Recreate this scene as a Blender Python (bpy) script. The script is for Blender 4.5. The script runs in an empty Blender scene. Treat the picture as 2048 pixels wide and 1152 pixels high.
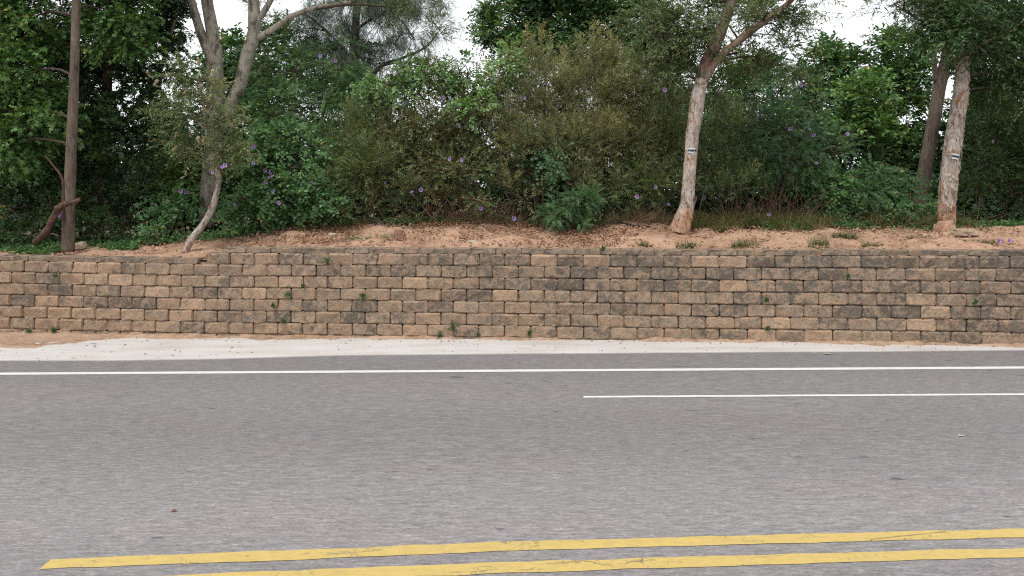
import bpy, math, random
import numpy as np
from mathutils import Vector, noise as mnoise

# ------------------------------------------------------------------ camera, sky, sun, exposure
scene = bpy.context.scene
COL = scene.collection
F, HZ, CAMH = 1479.0, 394.0, 2.46        # focal length and horizon row on the 2048 px frame, camera height

cam_data = bpy.data.cameras.new('camera')
cam_data.sensor_width = 36.0
cam_data.lens = 36.0 * F / 2048.0
cam_data.shift_y = -(576.0 - HZ) / 2048.0
cam_data.clip_start = 0.05
cam_data.clip_end = 2000.0
cam = bpy.data.objects.new('camera', cam_data)
cam.location = (0, 0, CAMH)
cam.rotation_euler = (math.radians(90), 0, 0)
COL.objects.link(cam)
scene.camera = cam

SUN_EL, SUN_AZ = math.radians(64), math.radians(215)   # azimuth clockwise from +Y: behind the camera, a little left
world = bpy.data.worlds.new('World')
scene.world = world
world.use_nodes = True
wn = world.node_tree
wn.nodes.clear()
w_out = wn.nodes.new('ShaderNodeOutputWorld')
w_bg = wn.nodes.new('ShaderNodeBackground')
w_sky = wn.nodes.new('ShaderNodeTexSky')
w_sky.sky_type = 'NISHITA'
w_sky.sun_disc = False
w_sky.sun_elevation = SUN_EL
w_sky.sun_rotation = SUN_AZ
w_sky.air_density = 1.0
w_sky.dust_density = 1.0
w_sky.ozone_density = 1.0
w_hs = wn.nodes.new('ShaderNodeHueSaturation')       # cloud cover: the sky keeps little of its blue
w_hs.inputs['Saturation'].default_value = 0.12
wn.links.new(w_sky.outputs[0], w_hs.inputs['Color'])
w_mix = wn.nodes.new('ShaderNodeMix'); w_mix.data_type = 'RGBA'      # an even cloud layer over the sky
w_mix.inputs[0].default_value = 0.65
w_mix.inputs[7].default_value = (9.6, 9.9, 10.2, 1)
wn.links.new(w_hs.outputs[0], w_mix.inputs[6])
wn.links.new(w_mix.outputs[2], w_bg.inputs['Color'])
w_bg.inputs['Strength'].default_value = 0.115
wn.links.new(w_bg.outputs[0], w_out.inputs['Surface'])

sun_data = bpy.data.lights.new('sun', 'SUN')
sun_data.energy = 1.5
sun_data.angle = math.radians(20)
sun_data.color = (1.0, 0.96, 0.9)
sun = bpy.data.objects.new('sun', sun_data)
sdir = Vector((math.sin(SUN_AZ) * math.cos(SUN_EL), math.cos(SUN_AZ) * math.cos(SUN_EL), math.sin(SUN_EL)))
sun.rotation_euler = sdir.to_track_quat('Z', 'Y').to_euler()
COL.objects.link(sun)

scene.view_settings.view_transform = 'Standard'
scene.view_settings.look = 'None'
scene.view_settings.gamma = 1.0
scene.view_settings.use_curve_mapping = False
scene.view_settings.exposure = 0.5
scene.render.engine = 'CYCLES'
scene.cycles.use_denoising = False
scene.cycles.filter_width = 1.15
scene.cycles.max_bounces = 8
scene.cycles.transmission_bounces = 4
scene.cycles.diffuse_bounces = 4

rng = np.random.default_rng(7)
random.seed(7)

# ------------------------------------------------------------------ helpers
def at(px, py, d):
    return np.array([(px - 1024.0) / F * d, d, CAMH - (py - HZ) / F * d])

def mk_mesh(name, verts, polys=None, quads=None, tris=None, smooth=False, tone=None):
    """mesh from numpy arrays; polys is a python list, quads/tris are int arrays"""
    me = bpy.data.meshes.new(name)
    verts = np.asarray(verts, dtype=np.float32)
    if polys is not None:
        me.from_pydata(verts.tolist(), [], polys)
    else:
        loops, starts, n = [], [], 0
        if quads is not None and len(quads):
            loops.append(np.asarray(quads).ravel()); starts.append(np.arange(len(quads)) * 4); n = len(quads) * 4
        if tris is not None and len(tris):
            loops.append(np.asarray(tris).ravel()); starts.append(n + np.arange(len(tris)) * 3)
        loops = np.concatenate(loops).astype(np.int32); starts = np.concatenate(starts).astype(np.int32)
        me.vertices.add(len(verts)); me.vertices.foreach_set('co', verts.ravel())
        me.loops.add(len(loops)); me.loops.foreach_set('vertex_index', loops)
        me.polygons.add(len(starts)); me.polygons.foreach_set('loop_start', starts)
        me.update(calc_edges=True)
    if tone is not None:
        a = me.attributes.new('tone', 'FLOAT', 'FACE')
        a.data.foreach_set('value', np.asarray(tone, dtype=np.float32))
    if smooth:
        me.polygons.foreach_set('use_smooth', np.ones(len(me.polygons), dtype=bool))
    me.update()
    return me

def link(name, me, mat=None, parent=None, loc=None):
    o = bpy.data.objects.new(name, me)
    COL.objects.link(o)
    if mat is not None and me is not None and not me.materials:
        for m in (mat if isinstance(mat, (list, tuple)) else [mat]):
            me.materials.append(m)
    if parent is not None:
        o.parent = parent
    if loc is not None:
        o.location = loc
    return o

def tag(o, label, cat, group=None):
    o['label'] = label; o['category'] = cat
    if group: o['group'] = group
    return o

def thing(name, label, cat, loc, group=None):
    o = bpy.data.objects.new(name, None)
    o.empty_display_size = 0.2
    COL.objects.link(o)
    o.location = tuple(loc)
    return tag(o, label, cat, group)

def norm(v):
    return v / np.maximum(np.linalg.norm(v, axis=-1, keepdims=True), 1e-9)

def catmull(pts, n):
    P = np.asarray(pts, float)
    if len(P) == 2:
        t = np.linspace(0, 1, n)[:, None]
        return P[0] * (1 - t) + P[1] * t
    Q = np.vstack([2 * P[0] - P[1], P, 2 * P[-1] - P[-2]])
    ts = np.linspace(0, len(P) - 1, n)
    out = []
    for t in ts:
        i = min(int(t), len(P) - 2); u = t - i
        p0, p1, p2, p3 = Q[i], Q[i + 1], Q[i + 2], Q[i + 3]
        out.append(0.5 * ((2 * p1) + (p2 - p0) * u + (2 * p0 - 5 * p1 + 4 * p2 - p3) * u * u + (3 * p1 - p0 - 3 * p2 + p3) * u ** 3))
    return np.array(out)

def tube(pts, radii, sides=8, cap=True, rough=0.0, rf=3.0, seed=0.0):
    """verts, quads, tris of a tapered tube through the points"""
    P = np.asarray(pts, float); n = len(P)
    T = norm(np.gradient(P, axis=0))
    ref = np.array([0.13, 1.0, 0.07]) if abs(T[0, 1]) < 0.8 else np.array([1.0, 0.1, 0.0])
    A = norm(np.cross(T, ref)); B = np.cross(T, A)
    ang = np.linspace(0, 2 * math.pi, sides, endpoint=False)
    R = np.asarray(radii, float)[:, None] * np.ones((1, sides))
    if rough > 0:
        for i in range(n):
            for j in range(sides):
                q = P[i] + A[i] * math.cos(ang[j]) * 0.2 + B[i] * math.sin(ang[j]) * 0.2
                v = mnoise.fractal(Vector((q[0] * rf * 2.2 + seed, q[1] * rf * 2.2, q[2] * rf)), 0.8, 2.1, 4)
                R[i, j] *= 1 + rough * v
    V = P[:, None, :] + R[..., None] * (A[:, None, :] * np.cos(ang)[None, :, None] + B[:, None, :] * np.sin(ang)[None, :, None])
    V = V.reshape(-1, 3)
    i, j = np.meshgrid(np.arange(n - 1), np.arange(sides), indexing='ij')
    j2 = (j + 1) % sides
    Q = np.stack([i * sides + j, i * sides + j2, (i + 1) * sides + j2, (i + 1) * sides + j], -1).reshape(-1, 4)
    Tt = np.zeros((0, 3), int)
    if cap:
        V = np.vstack([V, P[-1:], P[:1]])
        c = len(V) - 2; a = np.arange(sides); b = (a + 1) % sides
        Tt = np.vstack([np.stack([(n - 1) * sides + a, (n - 1) * sides + b, np.full(sides, c)], -1),
                        np.stack([b, a, np.full(sides, c + 1)], -1)])
    return V, Q, Tt

class Geo:
    def __init__(s): s.v, s.q, s.t, s.n = [], [], [], 0
    def add(s, V, Q=None, T=None):
        s.v.append(V)
        if Q is not None and len(Q): s.q.append(np.asarray(Q) + s.n)
        if T is not None and len(T): s.t.append(np.asarray(T) + s.n)
        s.n += len(V)
    def tube(s, *a, **k): s.add(*tube(*a, **k))
    def mesh(s, name, origin=(0, 0, 0), smooth=True):
        V = np.vstack(s.v) - np.asarray(origin)
        return mk_mesh(name, V, quads=np.vstack(s.q) if s.q else None, tris=np.vstack(s.t) if s.t else None, smooth=smooth)

# ------------------------------------------------------------------ node material helper
class NT:
    def __init__(s, name):
        s.m = bpy.data.materials.new(name); s.m.use_nodes = True
        s.t = s.m.node_tree; s.t.nodes.clear()
        s.out = s.n('ShaderNodeOutputMaterial')
    def n(s, typ, **kw):
        nd = s.t.nodes.new(typ)
        for k, v in kw.items():
            if k in nd.inputs: nd.inputs[k].default_value = v
            else: setattr(nd, k, v)
        return nd
    def l(s, a, b): s.t.links.new(a, b)
    def coord(s, kind='Object', scale=(1, 1, 1), loc=None):
        tc = s.n('ShaderNodeTexCoord'); mp = s.n('ShaderNodeMapping')
        mp.inputs['Scale'].default_value = scale
        s.l(tc.outputs[kind], mp.inputs['Vector'])
        if loc is not None: s.l(loc, mp.inputs['Location'])
        return mp.outputs[0]
    def noise(s, vec, scale, detail=5, rough=0.6, dist=0.0):
        nd = s.n('ShaderNodeTexNoise', Scale=scale, Detail=detail, Roughness=rough, Distortion=dist)
        s.l(vec, nd.inputs['Vector']); return nd.outputs['Fac']
    def ramp(s, fac, stops, interp='LINEAR'):
        r = s.n('ShaderNodeValToRGB'); r.color_ramp.interpolation = interp
        e = r.color_ramp.elements
        while len(e) < len(stops): e.new(0.5)
        for k, (p, c) in enumerate(stops):
            e[k].position = p
            e[k].color = (c, c, c, 1) if isinstance(c, (int, float)) else (*c, 1)
        s.l(fac, r.inputs[0]); return r.outputs[0]
    def mix(s, fac, a, b, mode='MIX'):
        m = s.n('ShaderNodeMix', data_type='RGBA', blend_type=mode)
        for sock, v in ((m.inputs[0], fac), (m.inputs[6], a), (m.inputs[7], b)):
            if hasattr(v, 'is_output'): s.l(v, sock)
            elif isinstance(v, (int, float)): sock.default_value = v
            else: sock.default_value = (*v, 1)
        return m.outputs[2]
    def math(s, op, a, b=None, clamp=False):
        m = s.n('ShaderNodeMath', operation=op, use_clamp=clamp)
        for k, v in enumerate((a, b)):
            if v is None: continue
            if hasattr(v, 'is_output'): s.l(v, m.inputs[k])
            else: m.inputs[k].default_value = v
        return m.outputs[0]
    def bump(s, h, strength=0.4, dist=0.01, prev=None):
        b = s.n('ShaderNodeBump', Strength=strength, Distance=dist)
        s.l(h, b.inputs['Height'])
        if prev is not None: s.l(prev, b.inputs['Normal'])
        return b.outputs[0]
    def principled(s, col, rough=0.85, normal=None, spec=0.3):
        p = s.n('ShaderNodeBsdfPrincipled')
        for nm, v in (('Base Color', col), ('Roughness', rough)):
            if hasattr(v, 'is_output'): s.l(v, p.inputs[nm])
            else: p.inputs[nm].default_value = (*v, 1) if not isinstance(v, (int, float)) else v
        p.inputs['Specular IOR Level'].default_value = spec
        if normal is not None: s.l(normal, p.inputs['Normal'])
        s.l(p.outputs[0], s.out.inputs['Surface'])
        return p

def mat_leaf(name, stops, trans=0.22, rough=0.5, spec=0.35):
    t = NT(name)
    at_ = t.n('ShaderNodeAttribute', attribute_name='tone')
    col = t.ramp(at_.outputs['Fac'], stops)
    p = t.principled(col, rough, spec=spec)
    tr = t.n('ShaderNodeBsdfTranslucent')
    c2 = t.mix(1.0, col, (1.15, 1.15, 0.55), 'MULTIPLY')
    t.l(c2, tr.inputs['Color'])
    mx = t.n('ShaderNodeMixShader'); mx.inputs[0].default_value = trans
    t.l(p.outputs[0], mx.inputs[1]); t.l(tr.outputs[0], mx.inputs[2])
    t.l(mx.outputs[0], t.out.inputs['Surface'])
    return t.m

def mat_bark(name, stops, vscale=(9, 9, 1.6), bump=0.5, dist=0.02, spots=None, scale=3.0, low=None):
    t = NT(name)
    v = t.coord('Object', vscale)
    n1 = t.noise(v, scale, 8, 0.62, 0.8)
    v2 = t.coord('Object', (1, 1, 0.6))
    n2 = t.noise(v2, 3.5, 4, 0.6)
    f = t.math('ADD', t.math('MULTIPLY', n1, 0.65), t.math('MULTIPLY', n2, 0.35))
    col = t.ramp(f, stops)
    if spots:
        n3 = t.noise(t.coord('Object', (2.4, 2.4, 0.9)), 2.6, 6, 0.65, 0.5)
        k = t.ramp(n3, [(spots[1], 0.0), (spots[2], 1.0)])
        col = t.mix(k, col, spots[0])
    if low:                                            # bark stripped off near the ground shows its red inner layer
        sz = t.n('ShaderNodeSeparateXYZ'); t.l(t.coord('Object'), sz.inputs[0])
        zz = t.math('SUBTRACT', sz.outputs[2], t.math('MULTIPLY', t.math('SUBTRACT', n2, 0.5), 1.6))
        col = t.mix(t.ramp(zz, [(low[1] * 0.6, 0.85), (low[1], 0.0)]), col, t.mix(1.0, col, low[0], 'MULTIPLY'))
    nrm = t.bump(n1, bump, dist)
    t.principled(col, 0.9, nrm, 0.2)
    return t.m

# ------------------------------------------------------------------ the ground plane (the road climbs gently to the right)
GA, GB = 0.022, 0.0069
def plane_z(x): return GA + GB * x
def ground_at(px, py, up=0.0):
    u, v = (px - 1024) / F, (py - HZ) / F
    d = (CAMH - GA - up) / (v + GB * u)
    return np.array([u * d, d, CAMH - v * d])

def sheet(name, near, far, mat, lift=0.0, parent=None, kind=None, drop=None, wob=0.0):
    """strip between two polylines of ground points"""
    if wob:                                          # painted edges are never quite straight
        def dense(L):
            L = np.array([q[:2] for q in L]); u = np.concatenate([[0], np.cumsum(np.hypot(*np.diff(L, axis=0).T))])
            uu = np.concatenate([np.arange(0, min(u[-1], 24), 0.05), np.linspace(min(u[-1], 24), u[-1], 8)])
            Q_ = np.stack([np.interp(uu, u, L[:, 0]), np.interp(uu, u, L[:, 1])], -1)
            Q_[:, 1] += np.array([wob * mnoise.fractal(Vector((a * 3.0, b * 7.0, wob * 50)), 0.8, 2.0, 4) for a, b in Q_])
            return Q_
        near, far = dense(near), dense(far)
        m_ = min(len(near), len(far)); near, far = near[:m_], far[:m_]
    n = len(near)
    V = [np.array([p[0], p[1], plane_z(p[0]) + lift]) for p in list(near) + list(far)]
    polys = [(i, i + 1, n + i + 1, n + i) for i in range(n - 1)]
    if drop:
        V += [v - np.array([0, 0, drop]) for v in V]
        polys += [(n + i, n + i + 1, 3 * n + i + 1, 3 * n + i) for i in range(n - 1)]
        polys += [(i + 1, i, 2 * n + i, 2 * n + i + 1) for i in range(n - 1)]
    o = link(name, mk_mesh(name, V, polys=polys), mat, parent)
    if kind: o['kind'] = kind
    return o

def m_asphalt():
    t = NT('asphalt')
    g = t.coord('Object', (1, 1, 1))
    s1 = t.noise(t.coord('Object', (0.30, 1.0, 1)), 95, 4, 0.8)          # aggregate drawn out along the traffic
    s2 = t.noise(t.coord('Object', (0.20, 1.0, 1)), 34, 4, 0.7)
    big = t.noise(t.coord('Object', (0.16, 0.8, 1)), 1.1, 4, 0.55)
    f = t.math('ADD', t.math('MULTIPLY', s1, 0.6), t.math('MULTIPLY', s2, 0.4))
    col = t.ramp(f, [(0.30, (0.052, 0.050, 0.051)), (0.44, (0.150, 0.143, 0.142)), (0.54, (0.212, 0.203, 0.201)), (0.70, (0.41, 0.397, 0.387))])
    hue = t.noise(t.coord('Object', (0.5, 1.0, 1)), 0.7, 3, 0.5)
    col = t.mix(t.ramp(hue, [(0.40, 0.0), (0.65, 1.0)]), col, t.mix(1.0, col, (1.05, 0.98, 1.02), 'MULTIPLY'))
    # bands of tone across the road, paler near, darker towards the far edge
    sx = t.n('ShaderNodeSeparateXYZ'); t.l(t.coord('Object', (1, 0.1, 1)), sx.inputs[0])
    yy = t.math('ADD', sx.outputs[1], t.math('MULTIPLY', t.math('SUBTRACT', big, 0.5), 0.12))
    band_tone = t.ramp(yy, [(0.38, 1.02), (0.46, 0.98), (0.56, 1.12), (0.64, 1.02), (0.72, 0.90), (0.80, 0.86), (0.88, 0.94), (0.97, 0.92), (1.0, 0.88)])
    col = t.mix(1.0, col, band_tone, 'MULTIPLY')
    dk = t.noise(t.coord('Object', (0.5, 1.2, 1)), 6.5, 3, 0.5, 0.4)
    col = t.mix(t.ramp(dk, [(0.69, 0.0), (0.75, 0.7)]), col, (0.05, 0.05, 0.052))
    nrm = t.bump(f, 0.5, 0.006)
    t.principled(col, 0.8, nrm, 0.35)
    return t.m

def m_paint(name, base, worn, crack=0.0):
    t = NT(name)
    g = t.coord('Object')
    n1 = t.noise(t.coord('Object', (0.5, 1, 1)), 24, 6, 0.7)
    n2 = t.noise(t.coord('Object', (0.7, 1.6, 1)), 3.0, 5, 0.6, 0.5)
    col = t.mix(t.ramp(n1, [(0.40, 0.55), (0.58, 0.0)]), base, tuple(0.78 * c for c in base))
    w = t.ramp(t.math('ADD', t.math('MULTIPLY', n1, 0.55), t.math('MULTIPLY', n2, 0.45)), [(0.57, 0.0), (0.65, 0.8)])
    col = t.mix(w, col, worn)
    if crack:
        v = t.n('ShaderNodeTexVoronoi', feature='DISTANCE_TO_EDGE', Scale=2.6)
        d = t.noise(g, 5, 4, 0.6)
        off = t.n('ShaderNodeVectorMath', operation='ADD'); t.l(t.coord('Object', (0.30, 1.6, 1)), off.inputs[0])
        cmb = t.n('ShaderNodeCombineXYZ'); t.l(d, cmb.inputs[0]); t.l(d, cmb.inputs[1]); t.l(cmb.outputs[0], off.inputs[1])
        t.l(off.outputs[0], v.inputs['Vector'])
        k = t.ramp(v.outputs['Distance'], [(0.004, 0.7), (0.020, 0.0)])
        k = t.math('MULTIPLY', k, t.ramp(n2, [(0.46, 0.0), (0.56, 1.0)]))
        col = t.mix(k, col, (0.08, 0.075, 0.07))
    t.principled(col, 0.7, t.bump(n1, 0.3, 0.004), 0.3)
    return t.m

def m_concrete():
    t = NT('concrete')
    n1 = t.noise(t.coord('Object', (1, 1, 1)), 30, 6, 0.7)
    n2 = t.noise(t.coord('Object', (0.3, 1, 1)), 2.2, 6, 0.65)
    col = t.ramp(n2, [(0.3, (0.44, 0.405, 0.375)), (0.55, (0.53, 0.503, 0.482)), (0.75, (0.57, 0.548, 0.528))])
    col = t.mix(t.ramp(n1, [(0.3, 0.35), (0.55, 0.0)]), col, (0.33, 0.30, 0.27))
    sp = t.noise(t.coord('Object', (0.7, 1, 1)), 16, 2, 0.5)
    col = t.mix(t.ramp(sp, [(0.715, 0.0), (0.735, 0.8)]), col, (0.07, 0.06, 0.055))
    d = t.noise(t.coord('Object', (0.25, 1.2, 1)), 1.7, 5, 0.7, 0.6)
    col = t.mix(t.ramp(d, [(0.56, 0.0), (0.72, 0.55)]), col, (0.38, 0.27, 0.19))
    t.principled(col, 0.9, t.bump(n1, 0.35, 0.006), 0.2)
    return t.m

def m_soil(name, a=(0.45, 0.290, 0.200), b=(0.345, 0.210, 0.140), c=(0.19, 0.108, 0.070)):
    t = NT(name)
    n1 = t.noise(t.coord('Object', (1, 1, 1)), 1.3, 6, 0.65)
    n2 = t.noise(t.coord('Object', (1, 1, 1)), 17, 7, 0.75)
    n3 = t.noise(t.coord('Object', (1, 1, 1)), 60, 3, 0.7)
    f = t.math('ADD', t.math('MULTIPLY', n1, 0.5), t.math('MULTIPLY', n2, 0.5))
    col = t.ramp(f, [(0.36, c), (0.46, b), (0.55, a), (0.68, tuple(min(1, 1.22 * k) for k in a))])
    col = t.mix(t.ramp(n3, [(0.28, 0.6), (0.42, 0.0)]), col, (0.12, 0.065, 0.04))
    hm = t.n('ShaderNodeAttribute', attribute_name='humus_shade')  # litter brown that also paints in the shade behind the shrubs
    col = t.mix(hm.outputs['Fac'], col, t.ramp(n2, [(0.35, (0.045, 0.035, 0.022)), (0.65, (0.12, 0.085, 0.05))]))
    nr = t.bump(n2, 0.7, 0.03)
    nr = t.bump(n3, 0.5, 0.008, nr)
    t.principled(col, 0.95, nr, 0.1)
    return t.m

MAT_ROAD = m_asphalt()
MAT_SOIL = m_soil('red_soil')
MAT_SPILL = m_soil('washed_soil', (0.42, 0.30, 0.215), (0.34, 0.225, 0.155), (0.20, 0.125, 0.085))
MAT_CONC = m_concrete()
MAT_WHITE = m_paint('white_paint', (0.62, 0.62, 0.61), (0.28, 0.27, 0.27))
MAT_YEL = m_paint('yellow_paint', (0.50, 0.365, 0.122), (0.22, 0.19, 0.13), crack=1)

# ------------------------------------------------------------------ wall line: joints measured along the wall
KJ = np.array([-21, -13, -12, -11, -10, -9, -8, -7, -3, -2, -1, 0, 1, 2, 3, 4, 5, 6, 7, 8, 9, 10, 11, 12, 13, 14, 15, 16, 17.])
XJ = np.array([24, 405, 456, 507, 558, 609, 659.5, 710, 909, 959.5, 1010, 1061, 1113, 1165, 1217.5, 1271.5, 1326, 1381, 1437, 1493.5, 1551, 1609, 1667, 1725.5, 1784, 1843, 1900.5, 1958, 2020.])
YX = np.array([0, 408, 680, 1060, 1360, 1700, 2048.])
YD = np.array([13.34, 13.02, 12.86, 12.68, 12.42, 12.12, 11.80])
pj = np.polyfit(KJ, XJ, 4); pd = np.polyfit(YX, YD, 2)
def wall_xy(k):
    """plan position of the wall face at joint number k (one block pitch per unit)"""
    def core(kk):
        x = np.polyval(pj, kk); d = np.polyval(pd, x)
        return np.array([(x - 1024) / F * d, d])
    lo, hi = -22.0, 18.0
    if k < lo:
        return core(lo) + (core(lo) - core(lo + 1)) * (lo - k)
    if k > hi:
        return core(hi) + (core(hi) - core(hi - 1)) * (k - hi)
    return core(k)
_ks = np.arange(-60, 61, 0.5)
_W = np.array([wall_xy(k) for k in _ks])
def wall_y(x): return np.interp(x, _W[:, 0], _W[:, 1])
def k_of_x(x): return np.interp(x, _W[:, 0], _ks)
def wall_dz(x): return np.interp(x, [-9.24, -5.41, -2.98, 0.31, 2.82, 8.18], [.035, -.012, -.008, -.004, -.008, .03])
CH = 0.203
def course_z(n, x): return 1.283 + wall_dz(x) - (n - 1) * CH      # underside of course n
STEP_K = -13.0

# ------------------------------------------------------------------ bank behind the wall
def wall_top(x):
    s = 1 / (1 + np.exp(-(x + 5.15) * 7.0))
    return course_z(1, x) + 0.045 + 0.215 * s
def bank_z(x, y, fine=True):
    t = y - wall_y(x)
    top = wall_top(x)
    R = np.interp(x, [-14, -9, -7, -5.6, -4.4, -3, -1.2, -0.4, 1, 2.5, 4, 8, 14], [1.42, 1.45, 1.53, 1.72, 1.86, 1.90, 1.97, 1.93, 1.83, 1.90, 1.86, 1.87, 1.9])
    w = np.interp(x, [-9, -5, -3, 8], [1.6, 2.2, 2.5, 2.6])
    u = np.clip((t - 0.2) / w, 0, 1); u = u * u * (3 - 2 * u) * 0.6 + u * 0.4
    z = top + (R - top) * u
    back = np.clip((t - 5) / 30, 0, 1)
    z = z - back * 1.2
    return z

def build_bank():
    xs = np.concatenate([np.linspace(-60, -12, 30)[:-1], np.linspace(-12, 11, 330), np.linspace(11, 60, 30)[1:]])
    ts = np.concatenate([np.linspace(0.12, 4.0, 70), np.linspace(4.0, 60, 40)[1:]])
    V = []
    for x in xs:
        yw = float(wall_y(x))
        for tt in ts:
            y = yw + tt
            z = float(bank_z(x, y))
            if tt < 4.5:
                a = min(1.0, (tt - 0.12) / 0.5)
                z += a * (0.105 * mnoise.fractal(Vector((x * 1.1, y * 1.5, 3.1)), 0.9, 2.0, 5) + 0.02 * mnoise.noise(Vector((x * 9, y * 9, 1.0)))) + 0.012 * mnoise.noise(Vector((x * 5, y * 14, 7.0)))
            V.append((x, y, z))
    nx, nt = len(xs), len(ts)
    i, j = np.meshgrid(np.arange(nx - 1), np.arange(nt - 1), indexing='ij')
    Q = np.stack([i * nt + j, (i + 1) * nt + j, (i + 1) * nt + j + 1, i * nt + j + 1], -1).reshape(-1, 4)
    me = mk_mesh('soil_bank', V, quads=Q, smooth=True)
    Va = np.array(V); tt = Va[:, 1] - wall_y(Va[:, 0])                 # leaf mould under the shrubs, coloured darker to stand for their shade
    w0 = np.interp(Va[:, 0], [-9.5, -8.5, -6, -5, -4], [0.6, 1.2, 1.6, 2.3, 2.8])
    ha = me.attributes.new('humus_shade', 'FLOAT', 'POINT'); ha.data.foreach_set('value', np.clip((tt - w0) / 0.5, 0, 1).astype(np.float32))
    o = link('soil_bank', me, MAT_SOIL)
    o['kind'] = 'structure'
    return o
build_bank()

# ------------------------------------------------------------------ road, lines, shoulder, far ground
def ext(points, xl=-150.0, xr=150.0):
    """unproject pixel points to the ground and carry both ends on along the road"""
    P = [ground_at(*p) for p in points]
    a, b = P[0], P[-1]
    da = (P[0] - P[1]); db = (P[-1] - P[-2])
    da[1] *= 0.3; db[1] *= 0.3
    pre = [a + da * ((xl - a[0]) / da[0]) if xl is not None else None]
    post = [b + db * ((xr - b[0]) / db[0]) if xr is not None else None]
    return [p for p in pre + P + post if p is not None]

edge = ext([(0, 722), (200, 722), (400, 719.5), (540, 715.5), (680, 711.5), (1024, 708.5), (1360, 706), (1700, 704), (2048, 701)])
near = [np.array([p[0], -9.0, 0]) for p in edge]
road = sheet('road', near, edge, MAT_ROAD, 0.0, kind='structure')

wl = [(0, 748), (500, 746), (680, 744), (1024, 739.6), (1360, 738), (1700, 736.8), (2048, 735.4)]
white_a = sheet('white_edge_line', ext([(x, y + 2.2) for x, y in wl]), ext([(x, y - 2.2) for x, y in wl]), MAT_WHITE, 0.004, road, wob=0.007)
w2 = [(1166, 794.2), (1500, 792.2), (2048, 789)]
white_b = sheet('white_lane_line', ext([(x, y + 1.7) for x, y in w2], None), ext([(x + 2, y - 1.7) for x, y in w2], None), MAT_WHITE, 0.004, road, wob=0.007)
y_top = [(104, 1118.5), (500, 1104), (1010, 1084.5), (1500, 1071), (2048, 1058)]
y_bot = [(79, 1138.5), (500, 1124), (1010, 1102.5), (1500, 1089), (2048, 1075.5)]
yel_a = sheet('yellow_centre_line', ext(y_bot, None), ext(y_top, None), MAT_YEL, 0.004, road, wob=0.012)
z_top = [(25, 1163), (320, 1152), (1010, 1125.5), (1500, 1111), (2048, 1096.5)]
z_bot = [(-8, 1187), (320, 1174), (1010, 1147), (1500, 1131.5), (2048, 1116)]
yel_b = sheet('yellow_centre_line', ext(z_bot, None), ext(z_top, None), MAT_YEL, 0.004, road, wob=0.012)

back = [np.array([p[0], float(wall_y(p[0])) + 0.30, 0]) for p in edge]
shoulder = sheet('concrete_pavement', edge, back, MAT_CONC, 0.012, kind='structure', drop=0.012)

t = NT('far_ground')
nf = t.noise(t.coord('Object'), 0.12, 6, 0.6)
t.principled(t.ramp(nf, [(0.35, (0.06, 0.075, 0.03)), (0.65, (0.16, 0.12, 0.07))]), 0.95)
G = 900.0
gm = mk_mesh('ground', [(-G, -G, plane_z(-G) * 0.06 - 1.3), (G, -G, -1.3), (G, G, -1.3), (-G, G, -1.3)], polys=[(0, 1, 2, 3)])
go = link('ground', gm, t.m); go['kind'] = 'structure'

def soil_spill():
    """thin washed-down soil along the foot of the wall, with a tongue at the left"""
    xs = np.linspace(-11.5, 10.5, 420); ts = np.linspace(-1.75, 0.05, 46)
    V = []
    for x in xs:
        yw = float(wall_y(x))
        wid = 0.10 + 0.10 * mnoise.noise(Vector((x * 0.9, 0.3, 0))) + 0.10 * mnoise.noise(Vector((x * 3.1, 5.3, 0)))
        wid += 0.14 * math.exp(-((x + 4.9) / 1.7) ** 2)
        wid += 1.10 / (1 + math.exp((x + 7.6) * 3.2))
        wid = max(wid, 0.03)
        for tt in ts:
            r = -tt / wid
            n = mnoise.fractal(Vector((x * 1.3, tt * 4.0, 2.0)), 0.8, 2.0, 4)
            h = 0.052 * (1 - r) + 0.030 * n + 0.012 * mnoise.noise(Vector((x * 11, tt * 15, 0)))
            if wid > 0.7: h = 0.018 * (1 - r ** 2) + 0.020 * n + 0.008 * mnoise.noise(Vector((x * 11, tt * 15, 0))) + 0.05 * max(0, 1 + tt / 0.25)
            V.append((x, yw + tt, plane_z(x) + 0.012 + max(-0.03, h)))
    nx, nt = len(xs), len(ts)
    i, j = np.meshgrid(np.arange(nx - 1), np.arange(nt - 1), indexing='ij')
    Q = np.stack([i * nt + j, (i + 1) * nt + j, (i + 1) * nt + j + 1, i * nt + j + 1], -1).reshape(-1, 4)
    V = np.array(V)
    low = V[:, 2] < plane_z(V[:, 0]) - 0.012
    Q = Q[~np.all(low[Q], axis=1)]
    o = link('soil_spill', mk_mesh('soil_spill', V, quads=Q, smooth=True), MAT_SPILL)
    o['kind'] = 'structure'
soil_spill()

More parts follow.
